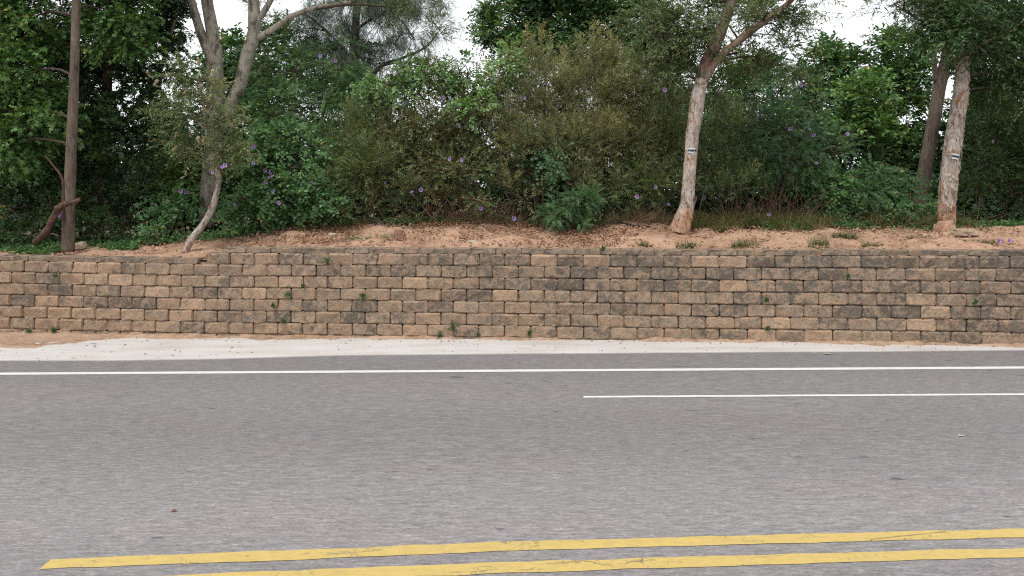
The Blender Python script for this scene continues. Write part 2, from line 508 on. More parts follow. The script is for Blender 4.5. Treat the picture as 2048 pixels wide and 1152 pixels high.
# ------------------------------------------------------------------ retaining wall of split-faced blocks
def m_block(cap=False):
    t = NT('cap_concrete' if cap else 'split_face_concrete')
    oi = t.n('ShaderNodeObjectInfo')
    sep = t.n('ShaderNodeSeparateColor'); t.l(oi.outputs['Color'], sep.inputs[0])
    stain, warm, lift = sep.outputs[0], sep.outputs[1], sep.outputs[2]
    cmb = t.n('ShaderNodeCombineXYZ')
    r = t.math('MULTIPLY', oi.outputs['Random'], 57.0)
    for k in range(3): t.l(r, cmb.inputs[k])
    v = t.coord('Object', (1, 1, 1), cmb.outputs[0])
    n1 = t.noise(v, 7, 6, 0.65, 0.3)
    n2 = t.noise(v, 42, 6, 0.75)
    n3 = t.noise(v, 110, 3, 0.7)
    n0 = t.noise(v, 11, 6, 0.7, 0.8)
    base = t.mix(warm, (0.275, 0.224, 0.168), (0.345, 0.243, 0.165))
    base = t.mix(t.ramp(n0, [(0.44, 0.0), (0.58, 0.8)]), base, (0.40, 0.240, 0.148))
    base = t.mix(t.ramp(n1, [(0.36, 0.55), (0.52, 0.0)]), base, (0.150, 0.122, 0.095))
    base = t.mix(t.ramp(n2, [(0.34, 0.85), (0.52, 0.0)]), base, (0.105, 0.080, 0.060))
    base = t.mix(t.ramp(n3, [(0.55, 0.0), (0.72, 0.6)]), base, (0.46, 0.41, 0.34))
    ns = t.noise(v, 8.5, 6, 0.72, 0.8)
    geo = t.n('ShaderNodeNewGeometry'); mp = t.n('ShaderNodeMapping'); mp.inputs['Scale'].default_value = (1.0, 1.0, 0.75)
    t.l(geo.outputs['Position'], mp.inputs['Vector'])
    run = t.noise(mp.outputs[0], 1.5, 5, 0.6, 0.5)                       # weathering that runs on across the blocks
    k = t.math('ADD', ns, t.math('MULTIPLY', t.math('SUBTRACT', stain, 0.5), 0.30))
    k = t.math('ADD', k, t.math('MULTIPLY', t.math('SUBTRACT', run, 0.5), 0.40))
    base = t.mix(t.ramp(k, [(0.48, 0.0), (0.60, 0.74)]), base, (0.090, 0.082, 0.072))
    nl = t.noise(v, 16, 6, 0.75, 1.6)
    lich = t.math('MULTIPLY', t.ramp(nl, [(0.60, 0.0), (0.67, 0.75)]), stain)
    base = t.mix(lich, base, (0.46, 0.45, 0.41))
    hsv = t.n('ShaderNodeHueSaturation'); t.l(base, hsv.inputs['Color'])
    t.l(t.math('ADD', t.math('MULTIPLY', lift, 0.45), 0.84), hsv.inputs['Value'])
    nr = t.bump(n1, 0.8, 0.045); nr = t.bump(n2, 0.9, 0.016, nr); nr = t.bump(n3, 0.5, 0.004, nr)
    t.principled(hsv.outputs[0], 0.95, nr, 0.12)
    return t.m
MAT_BLOCK, MAT_CAP = m_block(), m_block(True)

def block_mesh(seed, w, h, proud, depth=0.24, edge_in=0.016, gx=6, gz=4, corner=0.010):
    """block with a rough split face: x along the wall, -y out of the wall, z up from its underside"""
    r = np.random.default_rng(seed)
    V = []
    ux = np.array([0, 0.05, 0.35, 0.65, 0.95, 1.0]) if gx == 6 else np.linspace(0, 1, gx)
    uz = np.array([0, 0.11, 0.86, 1.0]) if gz == 4 else np.linspace(0, 1, gz)
    tiltx, tiltz = r.normal(0, 0.008), r.normal(0, 0.007)
    for b in range(gz):
        for a in range(gx):
            bx, bz = a in (0, gx - 1), b in (0, gz - 1)
            x = (ux[a] - 0.5) * w; z = uz[b] * h
            if bx or bz:
                y = r.normal(-0.005, 0.003)
                x += r.normal(0, 0.0022); z += r.normal(0, 0.002)
                if bx and bz: x -= math.copysign(corner * r.uniform(0.5, 1.6), x); z += (-1 if b else 1) * corner * r.uniform(0.3, 1.0)
            else:
                y = -proud * r.uniform(0.30, 1.45) + tiltx * (ux[a] - 0.5) * 2 + tiltz * (uz[b] - 0.5) * 2
                x += r.normal(0, 0.012); z += r.normal(0, 0.008)
            V.append((x, y, z))
    polys = []
    for b in range(gz - 1):
        for a in range(gx - 1):
            i = b * gx + a
            q = (i, i + 1, i + 1 + gx, i + gx)
            polys += [(q[0], q[1], q[2]), (q[0], q[2], q[3])] if r.random() < 0.5 else [(q[0], q[1], q[3]), (q[1], q[2], q[3])]
    n = len(V)
    hw = w / 2 - 0.004
    V += [(-hw, depth, 0.0), (hw, depth, 0.0), (hw, depth, h), (-hw, depth, h)]
    bl, br, tr, tl = n, n + 1, n + 2, n + 3
    polys.append(tuple([tl, tr] + [(gz - 1) * gx + a for a in range(gx - 1, -1, -1)]))
    polys.append(tuple([br, bl] + list(range(gx))))
    polys.append(tuple([bl, tl] + [b * gx for b in range(gz - 1, -1, -1)]))
    polys.append(tuple([tr, br] + [b * gx + gx - 1 for b in range(gz)]))
    return mk_mesh('block', V, polys=polys)

BW = 0.45
BLOCKS = [block_mesh(100 + i, BW - 0.005, CH - 0.004, 0.028, corner=0.019) for i in range(28)]
CAPS = [block_mesh(300 + i, BW - 0.003, 0.089, 0.012, depth=0.30, edge_in=0.01) for i in range(14)]
for me in BLOCKS: me.materials.append(MAT_BLOCK)
for me in CAPS: me.materials.append(MAT_CAP)

# tones picked out of the photograph: (course, pixel column) -> light or dark block
LIGHT = [(1, 1087), (1, 1191), (1, 1408), (1, 1466), (3, 1471), (3, 831), (4, 1009), (4, 1855), (5, 1890), (6, 1864), (2, 166), (2, 209), (3, 184), (3, 231), (3, 578), (4, 300), (4, 420),
         (5, 84), (6, 146), (6, 344), (5, 370), (7, 830), (4, 500), (6, 870), (1, 520), (7, 1500), (6, 1560), (7, 1620)]
DARK = [(1, 884), (1, 984), (1, 1138), (1, 1244), (1, 1297), (1, 1346), (2, 809), (2, 757), (2, 1166), (3, 984), (3, 1088), (3, 1140), (4, 959), (5, 1248), (5, 726), (7, 1195), (1, 1872), (1, 1927),
        (2, 1441), (2, 1612), (2, 1669), (2, 1907), (4, 1503), (4, 1561), (5, 1709), (5, 1771), (5, 1830), (5, 1948), (6, 1682), (1, 431), (1, 631), (4, 111), (4, 204), (4, 400), (5, 178), (5, 276), (6, 392), (7, 365),
        (2, 2010), (3, 2030), (4, 2036), (6, 520), (6, 570), (5, 230), (1, 1560), (3, 1630), (5, 1475), (7, 1880), (7, 1950), (2, 660), (6, 690)]
wx0 = wall_xy(-2)
wall = thing('retaining_wall', 'long low retaining wall of brown split-faced concrete blocks beside the road', 'wall', (0, float(wall_y(0)), plane_z(0)))
WL = np.array(wall.location)
wr = random.Random(5)
SET = 0.013                        # each course steps back a little
def ground_foot(x): return plane_z(x)
def place_block(k0, k1, n, zb, meshes, name, mat=None, sx=None, parent=wall, rec=None):
    a, b = wall_xy(k0), wall_xy(k1)
    mid = (a + b) / 2; L = np.linalg.norm(b - a)
    ang = math.atan2(b[1] - a[1], b[0] - a[0]) + wr.gauss(0, 0.006)
    nrm = np.array([-math.sin(ang), math.cos(ang)])
    p = mid + nrm * ((7 - n) * SET * 0.6 - 0.02 + wr.gauss(0, 0.0045))
    o = bpy.data.objects.new(name, wr.choice(meshes))
    COL.objects.link(o)
    o.parent = parent
    o.location = (p[0] - WL[0], p[1] - WL[1], zb - WL[2] + wr.uniform(0, 0.002))
    o.rotation_euler = (0, wr.gauss(0, 0.004), ang)
    o.scale = (L / BW * wr.uniform(0.994, 1.001), 1, 1)
    px = 1024 + F * mid[0] / mid[1]
    right = np.clip((px - 300) / 1500, 0, 1)
    stain = np.clip(wr.gauss(0.30 + 0.22 * right + 0.05 * (4 - n) * right, 0.13), 0, 0.75)
    warm = np.clip(wr.gauss(0.46 - 0.30 * right + 0.02 * n, 0.17), 0, 0.9)
    lift = wr.uniform(0.3, 0.65)
    if any(n == c and abs(px - x) < 26 for c, x in LIGHT): stain, warm, lift = wr.uniform(0.0, 0.15), wr.uniform(0.75, 1.0), wr.uniform(0.75, 1.0)
    if any(n == c and abs(px - x) < 26 for c, x in DARK): stain, warm, lift = wr.uniform(0.55, 0.8), wr.uniform(0.1, 0.4), wr.uniform(0.25, 0.5)
    if name == 'cap_stone': stain, warm, lift = wr.uniform(0.35, 0.62), wr.uniform(0.0, 0.22), wr.uniform(0.3, 0.5)
    o.color = (float(stain), float(warm), float(lift), 1)
    return o

K_LO, K_HI = -22.0, 18.0
EXT = 16
spare = []
def lay(k0, k1, n, zb, meshes, name):
    if k1 < K_LO + 0.2 or k0 > K_HI - 0.2:
        spare.append((k0, k1, n, zb, meshes)); return
    place_block(k0, k1, n, zb, meshes, name)
for n in range(1, 9):
    off = 0.0 if n % 2 else -0.48
    for k in range(int(K_LO) - EXT, int(K_HI) + EXT + 1):
        k0, k1 = k + off, k + off + 1
        if n == 1 and k0 < STEP_K - 0.1: continue
        x = float(wall_xy((k0 + k1) / 2)[0])
        zb = float(course_z(n, x))
        if zb + CH < ground_foot(x) - 0.01: continue
        if n == 8 and zb + CH - 0.028 < ground_foot(x): continue
        lay(k0, k1, n, zb, BLOCKS, 'block')
for k in range(int(K_LO) - EXT, int(K_HI) + EXT + 1):
    k0, k1 = k - 0.35, k + 0.65
    x = float(wall_xy((k0 + k1) / 2)[0])
    if k0 >= STEP_K + 0.5: lay(k0, k1, 0, float(course_z(0, x)), CAPS, 'cap_stone')
    elif k1 <= STEP_K + 0.2: lay(k0 + (0 if k1 < STEP_K - 0.5 else 0), min(k1, STEP_K + 0.1), 1, float(course_z(1, x)), CAPS, 'cap_stone')
# beyond the frame the wall goes on: those blocks are joined
g = Geo()
for k0, k1, n, zb, meshes in spare:
    a, b = wall_xy(k0), wall_xy(k1); mid = (a + b) / 2
    ang = math.atan2(b[1] - a[1], b[0] - a[0]); L = np.linalg.norm(b - a) / BW
    me = wr.choice(meshes)
    co = np.array([v.co for v in me.vertices]); co[:, 0] *= L
    c, s = math.cos(ang), math.sin(ang)
    off = (7 - n) * SET * 0.6 - 0.02
    Vv = np.stack([co[:, 0] * c - co[:, 1] * s + mid[0] - s * off, co[:, 0] * s + co[:, 1] * c + mid[1] + c * off, co[:, 2] + zb], -1)
    T3 = []
    for p in me.polygons:
        vs = list(p.vertices)
        for q in range(1, len(vs) - 1): T3.append((vs[0], vs[q], vs[q + 1]))
    g.add(Vv, None, np.array(T3))
o = link('far_blocks', g.mesh('far_blocks', WL, smooth=False), MAT_BLOCK, wall); o['kind'] = 'stuff'; o.color = (0.45, 0.3, 0.45, 1)
# soil packed behind the blocks
V = []; polys = []
ks = np.arange(-38, 35)
for i, k in enumerate(ks):
    p = wall_xy(k)
    V += [(p[0] - WL[0], p[1] + 0.115 - WL[1], -0.3), (p[0] - WL[0], p[1] + 0.125 - WL[1], float(course_z(1, p[0])) + 0.03 + (0.19 if k > STEP_K + 0.5 else 0) - WL[2])]
    if i: polys.append((2 * i - 2, 2 * i, 2 * i + 1, 2 * i - 1))
link('packed_fill', mk_mesh('packed_fill', V, polys=polys), MAT_SOIL, wall)

# ------------------------------------------------------------------ foliage: sprigs of leaves on twigs, clustered on branches
def rand_dirs(n):
    return norm(rng.normal(size=(n, 3)))

LEAFPTS = []            # (points, owner) for setting flowers on the foliage
class Plant:
    def __init__(s, name, label, cat, base, group=None):
        s.base = np.asarray(base, float)
        s.o = thing(name, label, cat, s.base, group)
        s.lv, s.lq, s.lt, s.n = [], [], [], 0          # leaf verts, quads, tones
        s.tw = Geo()                                    # twigs and branches
        s.skel = [s.base]
        s.name = name
    def leaves(s, base, dirs, nrm, L, W, tone, lobes=0, fold=0.18, droop=0.10):
        side = norm(np.cross(dirs, nrm)); nrm = np.cross(side, dirs)
        L = L[:, None]; W = W[:, None]
        def quad(b, d, sd, l, w):
            v1 = b + d * l * 0.42 + sd * w * 0.5 + nrm * w * fold
            v2 = b + d * l - nrm * l * droop
            v3 = b + d * l * 0.42 - sd * w * 0.5 + nrm * w * fold
            V = np.stack([b, v1, v2, v3], 1).reshape(-1, 3)
            q = np.arange(len(b) * 4).reshape(-1, 4) + s.n
            s.lv.append(V); s.lq.append(q); s.lt.append(tone); s.n += len(V)
        quad(base, dirs, side, L, W)
        for k in range(lobes):
            sg = 1 if k % 2 == 0 else -1
            a = 0.85 + 0.6 * (k // 2)
            d2 = dirs * math.cos(a) + sg * side * math.sin(a); s2 = norm(np.cross(d2, nrm))
            quad(base, d2, s2, L * 0.8, W * 0.8)
    def sprigs(s, P, D, st, tone0):
        """P starts, D directions of sprigs; st style"""
        S = len(P)
        if not S: return
        n = st['n']; Ls = st['sl'] * rng.uniform(0.6, 1.25, S)
        t = (np.arange(n) + 0.6) / n
        droop = st.get('droop', 0.2) * Ls * rng.uniform(0.4, 1.5, S)
        pos = P[:, None] + D[:, None] * (Ls[:, None] * t)[..., None]
        pos[..., 2] -= droop[:, None] * t ** 2
        tan = D[:, None] * np.ones((1, n, 1)); tan[..., 2] = tan[..., 2] - (2 * st.get('droop', 0.2) * t)[None]
        tan = norm(tan)
        up = np.array([0, 0, 1.0])
        upish = norm(up + rng.normal(size=(S, 1, 3)) * st.get('roll', 0.35) - np.array([0, st.get('face', 0.35), 0]))
        side = norm(np.cross(tan, upish * np.ones((S, n, 3))))
        nrm = norm(np.cross(side, tan))
        alt = np.where(np.arange(n) % 2 == 0, 1.0, -1.0)[None, :, None]
        spread = st.get('spread', 0.9) * rng.uniform(0.7, 1.25, (S, n, 1))
        ldir = norm(tan * np.cos(spread) + side * alt * np.sin(spread) + rng.normal(size=(S, n, 3)) * st.get('jit', 0.25))
        ln = norm(nrm + rng.normal(size=(S, n, 3)) * st.get('njit', 0.35))
        taper = np.ones(n) if not st.get('taper') else (0.55 + 0.45 * np.sin(np.pi * (0.15 + 0.8 * t)))
        L = st['L'] * rng.uniform(0.65, 1.25, (S, n)) * taper
        W = L * st['asp']
        tone = np.clip(tone0[:, None] + rng.normal(0, st.get('tj', 0.11), (S, n)), 0.02, 0.93)
        tone = np.where(rng.random((S, n)) < st.get('odd', 0.012), 0.99, tone)
        if st.get('tipup'):
            tone = np.clip(tone + st['tipup'] * (t[None] - 0.5), 0.02, 0.93)
        pos, ldir, ln, L, W, tone = (a.reshape((-1,) + a.shape[2:]) for a in (pos, ldir, ln, L, W, tone))
        ok = pos[:, 2] > bank_z(pos[:, 0], pos[:, 1]) + 0.03
        ok &= pos[:, 1] > wall_y(pos[:, 0]) + 0.35
        s.leaves(pos[ok], ldir[ok], ln[ok], L[ok], W[ok], tone[ok], st.get('lobes', 0), st.get('fold', 0.18), st.get('ldroop', 0.1))
        # twig: a thin three-sided spike
        keep = rng.random(S) < st.get('tk', 0.6)
        if not keep.any(): return
        P, D, Ls, droop = P[keep], D[keep], Ls[keep], droop[keep]; S = len(P)
        tip = P + D * Ls[:, None]; tip[:, 2] -= droop
        a = norm(np.cross(D, rand_dirs(S))); b = np.cross(D, a); r = st.get('tr', 0.004)
        V = np.stack([P + (a * math.cos(q) + b * math.sin(q)) * r * 1.3 for q in (0, 2.09, 4.19)] + [tip], 1).reshape(-1, 3)
        o = (np.arange(S) * 4)[:, None]
        s.tw.add(V, None, np.vstack([o + np.array([[i, (i + 1) % 3, 3]]) for i in range(3)]))
    def blob(s, px, py, d, rx, ry, st, dens=1.0, rz=None, anchor=None, tone=0.0, limb=True):
        c = at(px, py, d); k = d / F
        r = np.array([rx * k, (rz if rz else max(0.5, 0.75 * rx * k)), ry * k])
        area = 4 * math.pi * ((r[0] * r[1]) ** 1.6 / 3 + (r[0] * r[2]) ** 1.6 / 3 + (r[1] * r[2]) ** 1.6 / 3) ** (1 / 1.6)
        nc = max(3, int(area * st['cd'] * dens * 0.6))
        u = rand_dirs(nc); u[:, 1] -= 0.25 * np.abs(u[:, 1]); u = norm(u)
        cc = c + u * r * (rng.uniform(0.15, 1.0, (nc, 1)) ** 0.45)
        A = np.asarray(anchor, float) if anchor is not None else s.nearest(c)
        if limb:
            mid = (A + c) / 2 + np.array([rng.normal(0, .12), rng.normal(0, .1), 0.12])
            pts = catmull([A, mid, c], 7)
            r0 = 0.018 + 0.008 * np.linalg.norm(c - A)
            s.tw.tube(pts, np.linspace(r0, r0 * 0.45, 7), 5, cap=False)
        for q in cc:
            st0 = c + (q - c) * rng.uniform(0.0, 0.35) + rng.normal(size=3) * 0.05
            m = (st0 + q) / 2 + rng.normal(size=3) * 0.06
            s.tw.tube(np.array([st0, m, q]), [0.011, 0.008, 0.004], 3, cap=False)
        m = int(round(st['m'] * 1.65))
        idx = np.repeat(np.arange(nc), m)
        cr = st.get('cr', 0.22) * 0.9
        dv = rand_dirs(nc * m)
        P = cc[idx] + dv * cr * rng.uniform(0.2, 1.0, (nc * m, 1)) * np.array([1, 1, 0.8])
        out = norm((P - c) / r)
        D = norm(dv * 0.55 + out * 0.55 + np.array([0, -0.15, st.get('up', 0.35)]) + rng.normal(size=(nc * m, 3)) * 0.3)
        ct = np.clip(0.46 + tone + rng.normal(0, st.get('cj', 0.17), nc), 0.05, 0.88)
        s.sprigs(P, D, st, ct[idx])
    def nearest(s, p):
        S = np.array(s.skel); dz = p[2] - S[:, 2]
        cost = np.linalg.norm(S - p, axis=1) + np.where(dz < 0, 2.0, 0.0)
        return S[np.argmin(cost)]
    def limb(s, pxs, d, ws, mat, name='trunk', sides=10, rough=0.0, n=None, rf=3.0, smooth=True):
        """a trunk or limb through pixel points; ws are widths in pixels; d may be one depth or one per point"""
        ds = np.broadcast_to(np.asarray(d, float), (len(pxs),))
        P = np.array([at(x, y, q) for (x, y), q in zip(pxs, ds)])
        n = n or max(8, len(pxs) * 5)
        C = catmull(P, n)
        R = np.interp(np.linspace(0, 1, n), np.linspace(0, 1, len(ws)), np.asarray(ws, float) * ds / F / 2)
        g = Geo(); g.add(*tube(C, R, sides, True, rough, rf, float(len(s.skel))))
        s.skel += [c for c in C]
        o = link(name, g.mesh(name, s.base, smooth), mat, s.o)
        return o, C, R
    def stem(s, p0, p1, r0, r1, bend=0.15, sides=5):
        m = (p0 + p1) / 2 + rng.normal(size=3) * bend
        C = catmull([p0, m, p1], 7)
        s.tw.tube(C, np.linspace(r0, r1, 7), sides, cap=False)
        s.skel += [c for c in C[2:]]
    def finish(s, leafmat, twigmat, leafname='crown', twigname='branches'):
        if s.lv:
            V = np.vstack(s.lv); Q = np.vstack(s.lq); tone = np.concatenate(s.lt)
            LEAFPTS.append((V[::4].astype(np.float32), s))
            o = link(leafname, mk_mesh(leafname, V - s.base, quads=Q, tone=tone), leafmat, s.o); o['kind'] = 'stuff'
        if s.tw.v:
            o = link(twigname, s.tw.mesh(twigname, s.base), twigmat, s.o); o['kind'] = 'stuff'
        return s

# styles: L leaf length, asp width/length, n leaves per sprig, sl sprig length, m sprigs per cluster, cd clusters per m2, cr cluster radius
MAPLE = dict(L=0.075, asp=0.48, n=7, sl=0.26, m=9, cd=10, cr=0.24, up=0.1, droop=0.35, lobes=2, spread=1.0, njit=0.45, face=0.5, odd=0.012)
BROAD = dict(L=0.085, asp=0.5, n=9, sl=0.34, m=9, cd=9, cr=0.26, up=0.2, droop=0.3, spread=1.0, odd=0.015)
SMALL = dict(L=0.050, asp=0.48, n=12, sl=0.32, m=9, cd=11, cr=0.24, up=0.35, droop=0.25, spread=0.95, odd=0.012)
VINE = dict(L=0.082, asp=0.78, n=8, sl=0.34, m=8, cd=9.5, cr=0.25, up=0.05, droop=0.5, spread=1.1, face=0.9, njit=0.3, odd=0.01)
OLIVE = dict(L=0.098, asp=0.13, n=13, sl=0.36, m=9, cd=13, cr=0.24, up=0.75, droop=0.15, spread=0.55, jit=0.28, tr=0.003, tipup=0.2, odd=0.02)
PINNATE = dict(L=0.046, asp=0.30, n=26, sl=0.30, m=8, cd=8.5, cr=0.22, up=0.15, droop=0.45, spread=1.15, jit=0.10, njit=0.15, roll=0.3, face=0.45, taper=1, odd=0.006)
NEEDLE = dict(L=0.24, asp=0.034, n=14, sl=0.30, m=8, cd=6, cr=0.3, up=-0.1, droop=0.7, spread=0.4, jit=0.25, ldroop=0.35, fold=0.0)
NARROW = dict(L=0.072, asp=0.20, n=15, sl=0.34, m=9, cd=8.5, cr=0.22, up=0.25, droop=0.4, spread=0.7, jit=0.3, njit=0.6, odd=0.008)

def leafset(name, dark, mid, light, odd=(0.30, 0.22, 0.04), **k):
    return mat_leaf(name, [(0.0, dark), (0.45, mid), (0.92, light), (0.97, odd)], **k)
ML_MAPLE = leafset('maple_leaf', (0.040, 0.090, 0.025), (0.082, 0.172, 0.043), (0.190, 0.324, 0.082))
ML_DARK = leafset('dark_leaf', (0.029, 0.065, 0.025), (0.058, 0.119, 0.040), (0.126, 0.216, 0.065))
ML_GREEN = leafset('shrub_leaf', (0.043, 0.100, 0.032), (0.082, 0.176, 0.054), (0.154, 0.296, 0.086))
ML_OLIVE = leafset('olive_leaf', (0.072, 0.086, 0.043), (0.180, 0.192, 0.090), (0.360, 0.348, 0.156), (0.468, 0.342, 0.144))
ML_MIX = leafset('thicket_leaf', (0.058, 0.090, 0.036), (0.122, 0.166, 0.061), (0.244, 0.296, 0.108), (0.432, 0.306, 0.126))
ML_FERN = leafset('feather_leaf', (0.034, 0.080, 0.036), (0.062, 0.142, 0.056), (0.125, 0.235, 0.085), (0.2, 0.2, 0.04))
ML_NEEDLE = leafset('needle_leaf', (0.040, 0.068, 0.047), (0.082, 0.122, 0.082), (0.154, 0.208, 0.126))
ML_PAPER = leafset('paperbark_leaf', (0.058, 0.090, 0.036), (0.119, 0.162, 0.065), (0.216, 0.260, 0.104), (0.450, 0.288, 0.108))
ML_FAR = leafset('far_leaf', (0.040, 0.090, 0.036), (0.079, 0.166, 0.054), (0.154, 0.270, 0.082), (0.504, 0.396, 0.090))
MB_TWIG = mat_bark('twig_bark', [(0.3, (0.045, 0.034, 0.026)), (0.7, (0.11, 0.082, 0.06))])
MB_RED = mat_bark('reddish_twig', [(0.3, (0.09, 0.045, 0.032)), (0.7, (0.22, 0.12, 0.085))])
MB_BROWN = mat_bark('brown_bark', [(0.36, (0.050, 0.036, 0.028)), (0.5, (0.135, 0.102, 0.078)), (0.66, (0.215, 0.172, 0.135))], (14, 14, 1.2), 0.9, 0.02)
MB_GREY = mat_bark('grey_bark', [(0.32, (0.14, 0.118, 0.097)), (0.5, (0.30, 0.262, 0.216)), (0.7, (0.48, 0.43, 0.365))], (5, 5, 2.2), 0.4, 0.012, ((0.11, 0.09, 0.073), 0.52, 0.60))
MB_PAPER = mat_bark('paper_bark', [(0.34, (0.085, 0.058, 0.046)), (0.42, (0.27, 0.205, 0.170)), (0.53, (0.46, 0.395, 0.345)), (0.68, (0.62, 0.56, 0.50))], (8, 8, 2.6), 1.0, 0.03, ((0.30, 0.155, 0.085), 0.55, 0.62), 2.6, ((0.95, 0.66, 0.48), 0.62))
MB_PAPERUP = mat_bark('ruddy_shaded_paper_bark', [(0.34, (0.06, 0.040, 0.030)), (0.44, (0.17, 0.118, 0.092)), (0.56, (0.30, 0.225, 0.178)), (0.7, (0.42, 0.34, 0.29))], (8, 8, 2.6), 1.0, 0.03, ((0.20, 0.095, 0.055), 0.52, 0.66), 2.6)  # upper limbs: ruddier bark, with the shade of the crown put into its colour
MB_PALE = mat_bark('pale_bark', [(0.34, (0.10, 0.075, 0.058)), (0.47, (0.30, 0.25, 0.21)), (0.62, (0.52, 0.47, 0.42))], (10, 10, 3.0), 0.9, 0.02, ((0.17, 0.10, 0.065), 0.53, 0.60), 3.0, ((0.8, 0.5, 0.36), 0.25))
MB_DEAD = mat_bark('dead_wood', [(0.36, (0.035, 0.020, 0.014)), (0.5, (0.10, 0.060, 0.042)), (0.66, (0.19, 0.125, 0.092))], (12, 12, 5), 1.0, 0.025)

def ground_pt(px, d):
    x = (px - 1024) / F * d
    return np.array([x, d, float(bank_z(x, d))])

# ---- left: slender brown trunk close to the wall, with a maple-leaved crown
p = Plant('slender_maple_tree', 'straight slender brown trunk by the wall with a bright lobed-leaf crown', 'tree', ground_pt(135, 13.95) - np.array([0, 0, 0.05]))
p.limb([(135.5, 503), (137, 440), (141, 340), (146, 220), (150, 100), (153, -20), (156, -150)], 13.95, [25, 22.5, 21, 18.5, 16.5, 15, 11], MB_BROWN, sides=18, rough=0.03, n=60)
for b in [(55, 40, 14.7, 95, 90), (30, 150, 14.4, 80, 80), (70, 235, 14.5, 80, 70), (25, 290, 14.3, 50, 45), (240, 40, 14.9, 80, 80), (60, -110, 14.6, 150, 80), (240, -100, 15.2, 130, 80)]:
    p.blob(*b, MAPLE, tone=0.06)
p.finish(ML_MAPLE, MB_TWIG)
tree_left = p

p = Plant('shade_tree', 'dark leafy tree behind the slender brown trunk at the left', 'tree', ground_pt(195, 16.4))
p.limb([(190, 480), (193, 400), (205, 300), (215, 150), (220, 0), (225, -150)], 16.4, [34, 26, 22, 18, 15, 8], MB_BROWN, sides=12, rough=0.05)
p.limb([(205, 300), (260, 230), (320, 140), (350, 40)], 16.4, [13, 11, 8, 5], MB_BROWN, 'limb', 8)
for b in [(230, 190, 16.4, 90, 80), (300, 120, 16.6, 75, 75), (190, 80, 16.8, 90, 80), (250, 265, 16.0, 90, 65), (325, 240, 16.3, 60, 60), (150, 290, 16.4, 80, 70), (290, 20, 17, 80, 60), (230, -90, 17, 130, 80), (345, 40, 17.2, 40, 40)]:
    p.blob(*b, MAPLE, dens=0.75, tone=-0.12)
p.finish(ML_DARK, MB_TWIG)

p = Plant('edge_tree', 'dense dark tree filling the left edge above the wall', 'tree', ground_pt(20, 16.2))
p.limb([(20, 480), (25, 350), (15, 200), (20, 0)], 16.2, [34, 28, 22, 14], MB_BROWN, sides=10, rough=0.05)
for b in [(20, 330, 15.8, 90, 80), (100, 350, 16.2, 80, 70), (-60, 220, 15.8, 110, 110), (60, 120, 16.8, 110, 100), (-80, 30, 16, 120, 120), (130, 180, 17.2, 80, 80), (120, 20, 17.2, 100, 80)]:
    p.blob(*b, BROAD, dens=0.8, tone=-0.1)
p.finish(ML_DARK, MB_TWIG)

def shrub(name, label, base, blobs, st, mat, dens=1.0, tone=0.0, stems=5, twig=MB_TWIG, group=None, cat='shrub', r0=0.022, foot=0.28):
    b0 = ground_pt(*base)
    s = Plant(name, label, cat, b0, group)
    for i in range(stems):
        bl = blobs[i % len(blobs)]
        c = at(bl[0] + rng.normal(0, bl[3] * 0.25), bl[1] + bl[4] * 0.3, bl[2])
        st_ = b0 + np.array([rng.normal(0, 0.18), rng.normal(0, 0.15), -0.05])
        s.stem(st_, c, r0 * rng.uniform(0.7, 1.2), r0 * 0.4)
    for bl in blobs:
        s.blob(*bl[:5], st, dens=dens * (bl[5] if len(bl) > 5 else 1) * (foot if bl[1] > 365 else 1), tone=tone + (bl[6] if len(bl) > 6 else 0))
    return s.finish(mat, twig, 'foliage', 'stems')

sh_l1 = shrub('leafy_shrub', 'shaded shrub low behind the leaning dead branch', (60, 15.0), [(30, 420, 15.0, 90, 60), (95, 400, 15.2, 70, 60), (60, 470, 15.0, 90, 30), (-60, 420, 15, 90, 80)], BROAD, ML_DARK, 0.9, -0.15)
sh_l2 = shrub('leafy_shrub', 'dark shrub between the slender brown trunk and the curved pale sapling', (250, 15.4), [(225, 400, 16.2, 60, 50), (270, 420, 16.0, 50, 45), (240, 455, 15.6, 80, 30), (190, 350, 16.3, 50, 50)], BROAD, ML_DARK, 0.9, -0.12)
sh_l3 = shrub('leafy_shrub', 'yellow-green sunlit shrub glimpsed behind the curved pale sapling', (345, 18.0), [(330, 315, 17.4, 38, 38), (365, 350, 17.2, 45, 32), (350, 385, 17.0, 40, 28)], BROAD, ML_MAPLE, 0.9, 0.34)
sh_l4 = shrub('vine_shrub', 'low vine-draped shrub at the foot of the curved pale sapling', (345, 14.9), [(345, 430, 15.6, 42, 24), (325, 400, 15.8, 40, 26), (340, 458, 15.3, 36, 10)], VINE, ML_GREEN, 0.7, -0.08, foot=0.7)

# ---- large grey tree with several stems
p = Plant('forked_grey_tree', 'large pale grey tree forking into several bare stems near the left', 'tree', ground_pt(415, 16.6))
p.limb([(412, 455), (418, 380), (425, 300), (432, 220), (430, 150), (428, 90)], 16.6, [34, 32, 32, 36, 34, 30], MB_GREY, sides=16, rough=0.07, n=50)
p.limb([(430, 120), (424, 60), (414, 0), (408, -90), (400, -170)], 16.6, [28, 25, 22, 19, 12], MB_GREY, 'limb', 14, rough=0.05, n=30)
p.limb([(428, 130), (405, 75), (388, 20), (372, -40), (350, -120)], 16.5, [20, 18, 16, 13, 8], MB_GREY, 'limb', 12, rough=0.05, n=30)
p.limb([(440, 255), (462, 212), (482, 165), (495, 110), (507, 70), (508, 10), (503, -80)], 16.4, [24, 26, 26, 26, 25, 22, 16], MB_GREY, 'limb', 14, rough=0.06, n=40)
p.limb([(506, 82), (540, 62), (585, 32), (640, 14), (710, 2), (760, -25)], 16.4, [15, 13, 11, 9, 7, 4], MB_GREY, 'limb', 10, rough=0.05, n=30)
